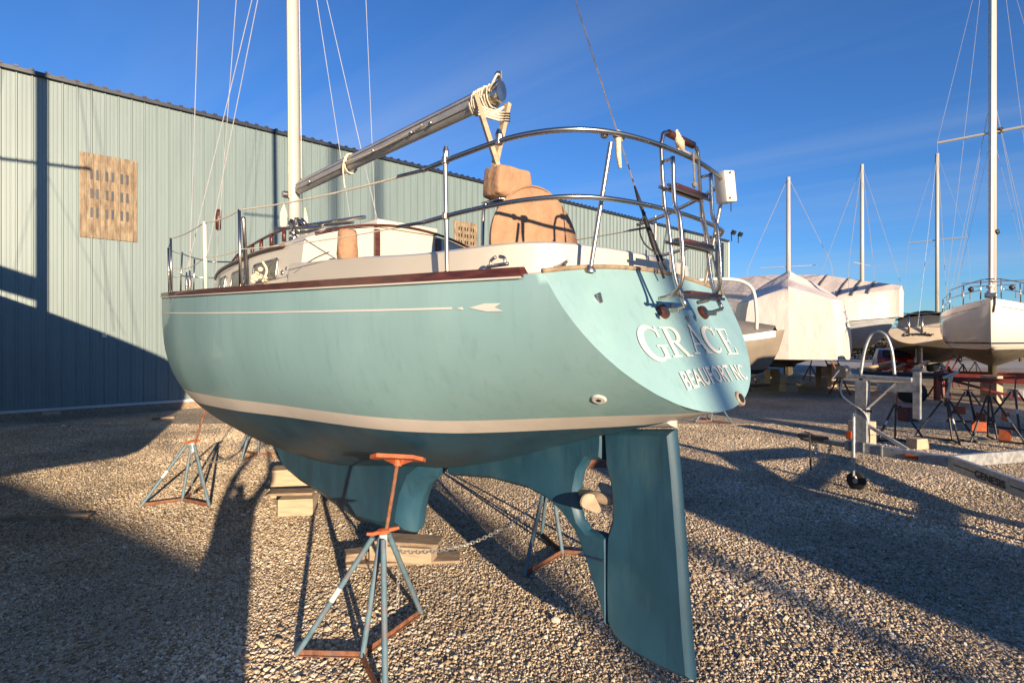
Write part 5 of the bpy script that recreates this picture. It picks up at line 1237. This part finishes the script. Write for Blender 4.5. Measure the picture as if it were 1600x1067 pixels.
# ------------------------------------------------------------------ photographer and boats behind the lens (their shadows reach the picture)
def person():
    base = Vector((-.19, -.38, 0)); me = bpy.data.meshes.new('person'); 
    J = [(0,0,.95,.20),(0,0,1.2,.20),(0,0,1.40,.165),(.0,.0,1.47,.07),(-.01,.02,1.55,.085),(-.01,.03,1.62,.085),
         (-.19,.02,1.43,.065),(-.14,.12,1.70,.055),(.04,.28,1.99,.030),(.09,.33,2.05,.028),
         (.19,.02,1.43,.065),(.38,.12,1.68,.055),(.29,.28,1.99,.030),(.24,.33,2.05,.028),
         (-.11,0,.86,.14),(-.13,.02,.48,.09),(-.14,-.02,.08,.05),(-.15,.13,.04,.04),
         (.11,0,.86,.14),(.13,.02,.48,.09),(.14,-.02,.08,.05),(.15,.13,.04,.04)]
    E = [(0,1),(1,2),(2,3),(3,4),(4,5),(2,6),(6,7),(7,8),(8,9),(2,10),(10,11),(11,12),(12,13),(0,14),(14,15),(15,16),(16,17),(0,18),(18,19),(19,20),(20,21)]
    me.from_pydata([(a, b, c) for a, b, c, _ in J], E, []); o = bpy.data.objects.new('person', me); C.objects.link(o); o.location = base
    sk = o.modifiers.new('skin', 'SKIN'); 
    for i, j in enumerate(J): me.skin_vertices[0].data[i].radius = (j[3], j[3]); me.skin_vertices[0].data[i].use_root = (i == 0)
    sub = o.modifiers.new('sub', 'SUBSURF'); sub.levels = 1; sub.render_levels = 2
    me.materials.append(M['jacket']); tag(o, 'person in a dark jacket with both arms raised overhead taking the photograph', 'person')
    m = MB(); m.box(base+Vector((.19, .325, 2.1)), (.15, .009, .075), bev=.003); m.build('phone', M['black'], None, label='black phone held up in both hands', cat='phone')
person()
def UW(u, t): return (.911*u-.4126*t, .4126*u+.911*t)
# neighbour to the left
fa = Frame((-4.62, 2.88), (-.83, .557), 1.35, 1.3, 2.3, -1.95)
na = generic_boat('sailboat', 'large neighbouring sailboat just outside the left edge', fa, [M['white'], M['navy'], M['bottom']], cabin=False, keel_=False, mastz=17, mr=.13, spread=1.15, ms=3.27, sfrac=.34)
m = MB(); m.box(fa(.5, 0, 1.55), (1.5, 2.2, .9), rz=math.atan2(fa.d.y, fa.d.x), bev=.2); m.build('shadow_filler', M['navy'], na)  # unseen box added only to fill out this boat's cast shadow
m = MB(); m.beam(fa(3.3, 0, 0)*1+Vector((0, 0, 1.95+5.1)), fa(7.5, 0, 0)+Vector((0, 0, 1.95+5.2)), .5, .6, bev=.2); m.build('boom_cover', M['greycover'], na)
# behind: big hull shading the near left ground
ox, oy = UW(-.6, -13); fb = Frame((ox, oy), UW(-.85, .95), 1.0, .7, 1.12, .47)
nb = generic_boat('sailboat', 'sailboat on stands behind the photographer to the left', fb, [M['white'], M['navy'], M['bottom']], cabin=False)
simple_props(fb, nb, 'standblue', (1.5, 5.5))
m = MB()
ox, oy = UW(5.8, -12); fc = Frame((ox, oy), (-.4126, .911), .55, .78, 1.0, 0)
rbc = crv([0, 3, 9.5], [2.6, 2.7, 2.5]); wc3 = wrapboat('wrapped_boat', 'small wrapped boat behind the photographer to the right', fc, rbc, lambda s: .15, [M['greyhull'], M['greyhull'], M['darkbottom']], group='boats behind the camera')
ox, oy = UW(11.0, 1.0); fd = Frame((ox, oy), (.9, .2), 1.2, 1.2, 1.1, .25)
nd_ = generic_boat('sailboat', 'sailboat on stands outside the right edge', fd, [M['white'], M['navy'], M['darkbottom']])
simple_props(fd, nd_, 'standblue', (1.5, 5.5))
for u, t in ((2.25, -30), (3.9, -34)):
    ox, oy = UW(u, t); fe = Frame((ox, oy), (.6, -.8), 1.2, 1.2, 1.0, 0)
    fe.o -= fe.d*5.4*1.2; generic_boat('sailboat', ('tall masted sailboat far behind the photographer, nearer one' if t == -30 else 'tall masted sailboat far behind the photographer, farther right'), fe, [M['white'], M['navy'], M['darkbottom']], mastz=19.5, mr=.13, group='tall sailboats far behind the camera')

# ------------------------------------------------------------------ separate loose repeated pieces into parts of their own
def separate(names):
    for o in list(bpy.data.objects):
        if o.type != 'MESH' or o.name.split('.')[0] not in names: continue
        me = o.data; n = len(me.vertices); par = list(range(n))
        def find(a):
            while par[a] != a: par[a] = par[par[a]]; a = par[a]
            return a
        for e in me.edges:
            a, b = find(e.vertices[0]), find(e.vertices[1])
            if a != b: par[a] = b
        comp = {}
        for p in me.polygons: comp.setdefault(find(p.vertices[0]), []).append(p)
        if len(comp) < 2: continue
        for i, ps in enumerate(comp.values()):
            ids = {}; vs = []; fs = []
            for p in ps:
                f = []
                for v in p.vertices:
                    if v not in ids: ids[v] = len(vs); vs.append(me.vertices[v].co[:])
                    f.append(ids[v])
                fs.append(f)
            nm = bpy.data.meshes.new(o.name.split('.')[0]); nm.from_pydata(vs, [], fs)
            for mt in me.materials: nm.materials.append(mt)
            sm = me.polygons[0].use_smooth
            for p in nm.polygons: p.use_smooth = sm
            if sm: nm.set_sharp_from_angle(angle=R(45))
            if i == 0: first = nm
            else:
                c = bpy.data.objects.new(o.name.split('.')[0], nm); C.objects.link(c); c.parent = o.parent; c.location = o.location; c.rotation_euler = o.rotation_euler
        o.data = first
separate({'companionway_trim', 'boom_cleat', 'spinnaker_pole', 'boom_crutch', 'rail_post', 'rail_clamp', 'ladder_bracket', 'lifeline_turnbuckle', 'floodlight', 'shadow_strip', 'winch', 'deck_lamp', 'rail_line', 'boom_rib', 'sheave_block', 'halyard_coil', 'step_bar', 'pole_fitting', 'box_fitting', 'lashing', 'support_stand'} - {'support_stand'})
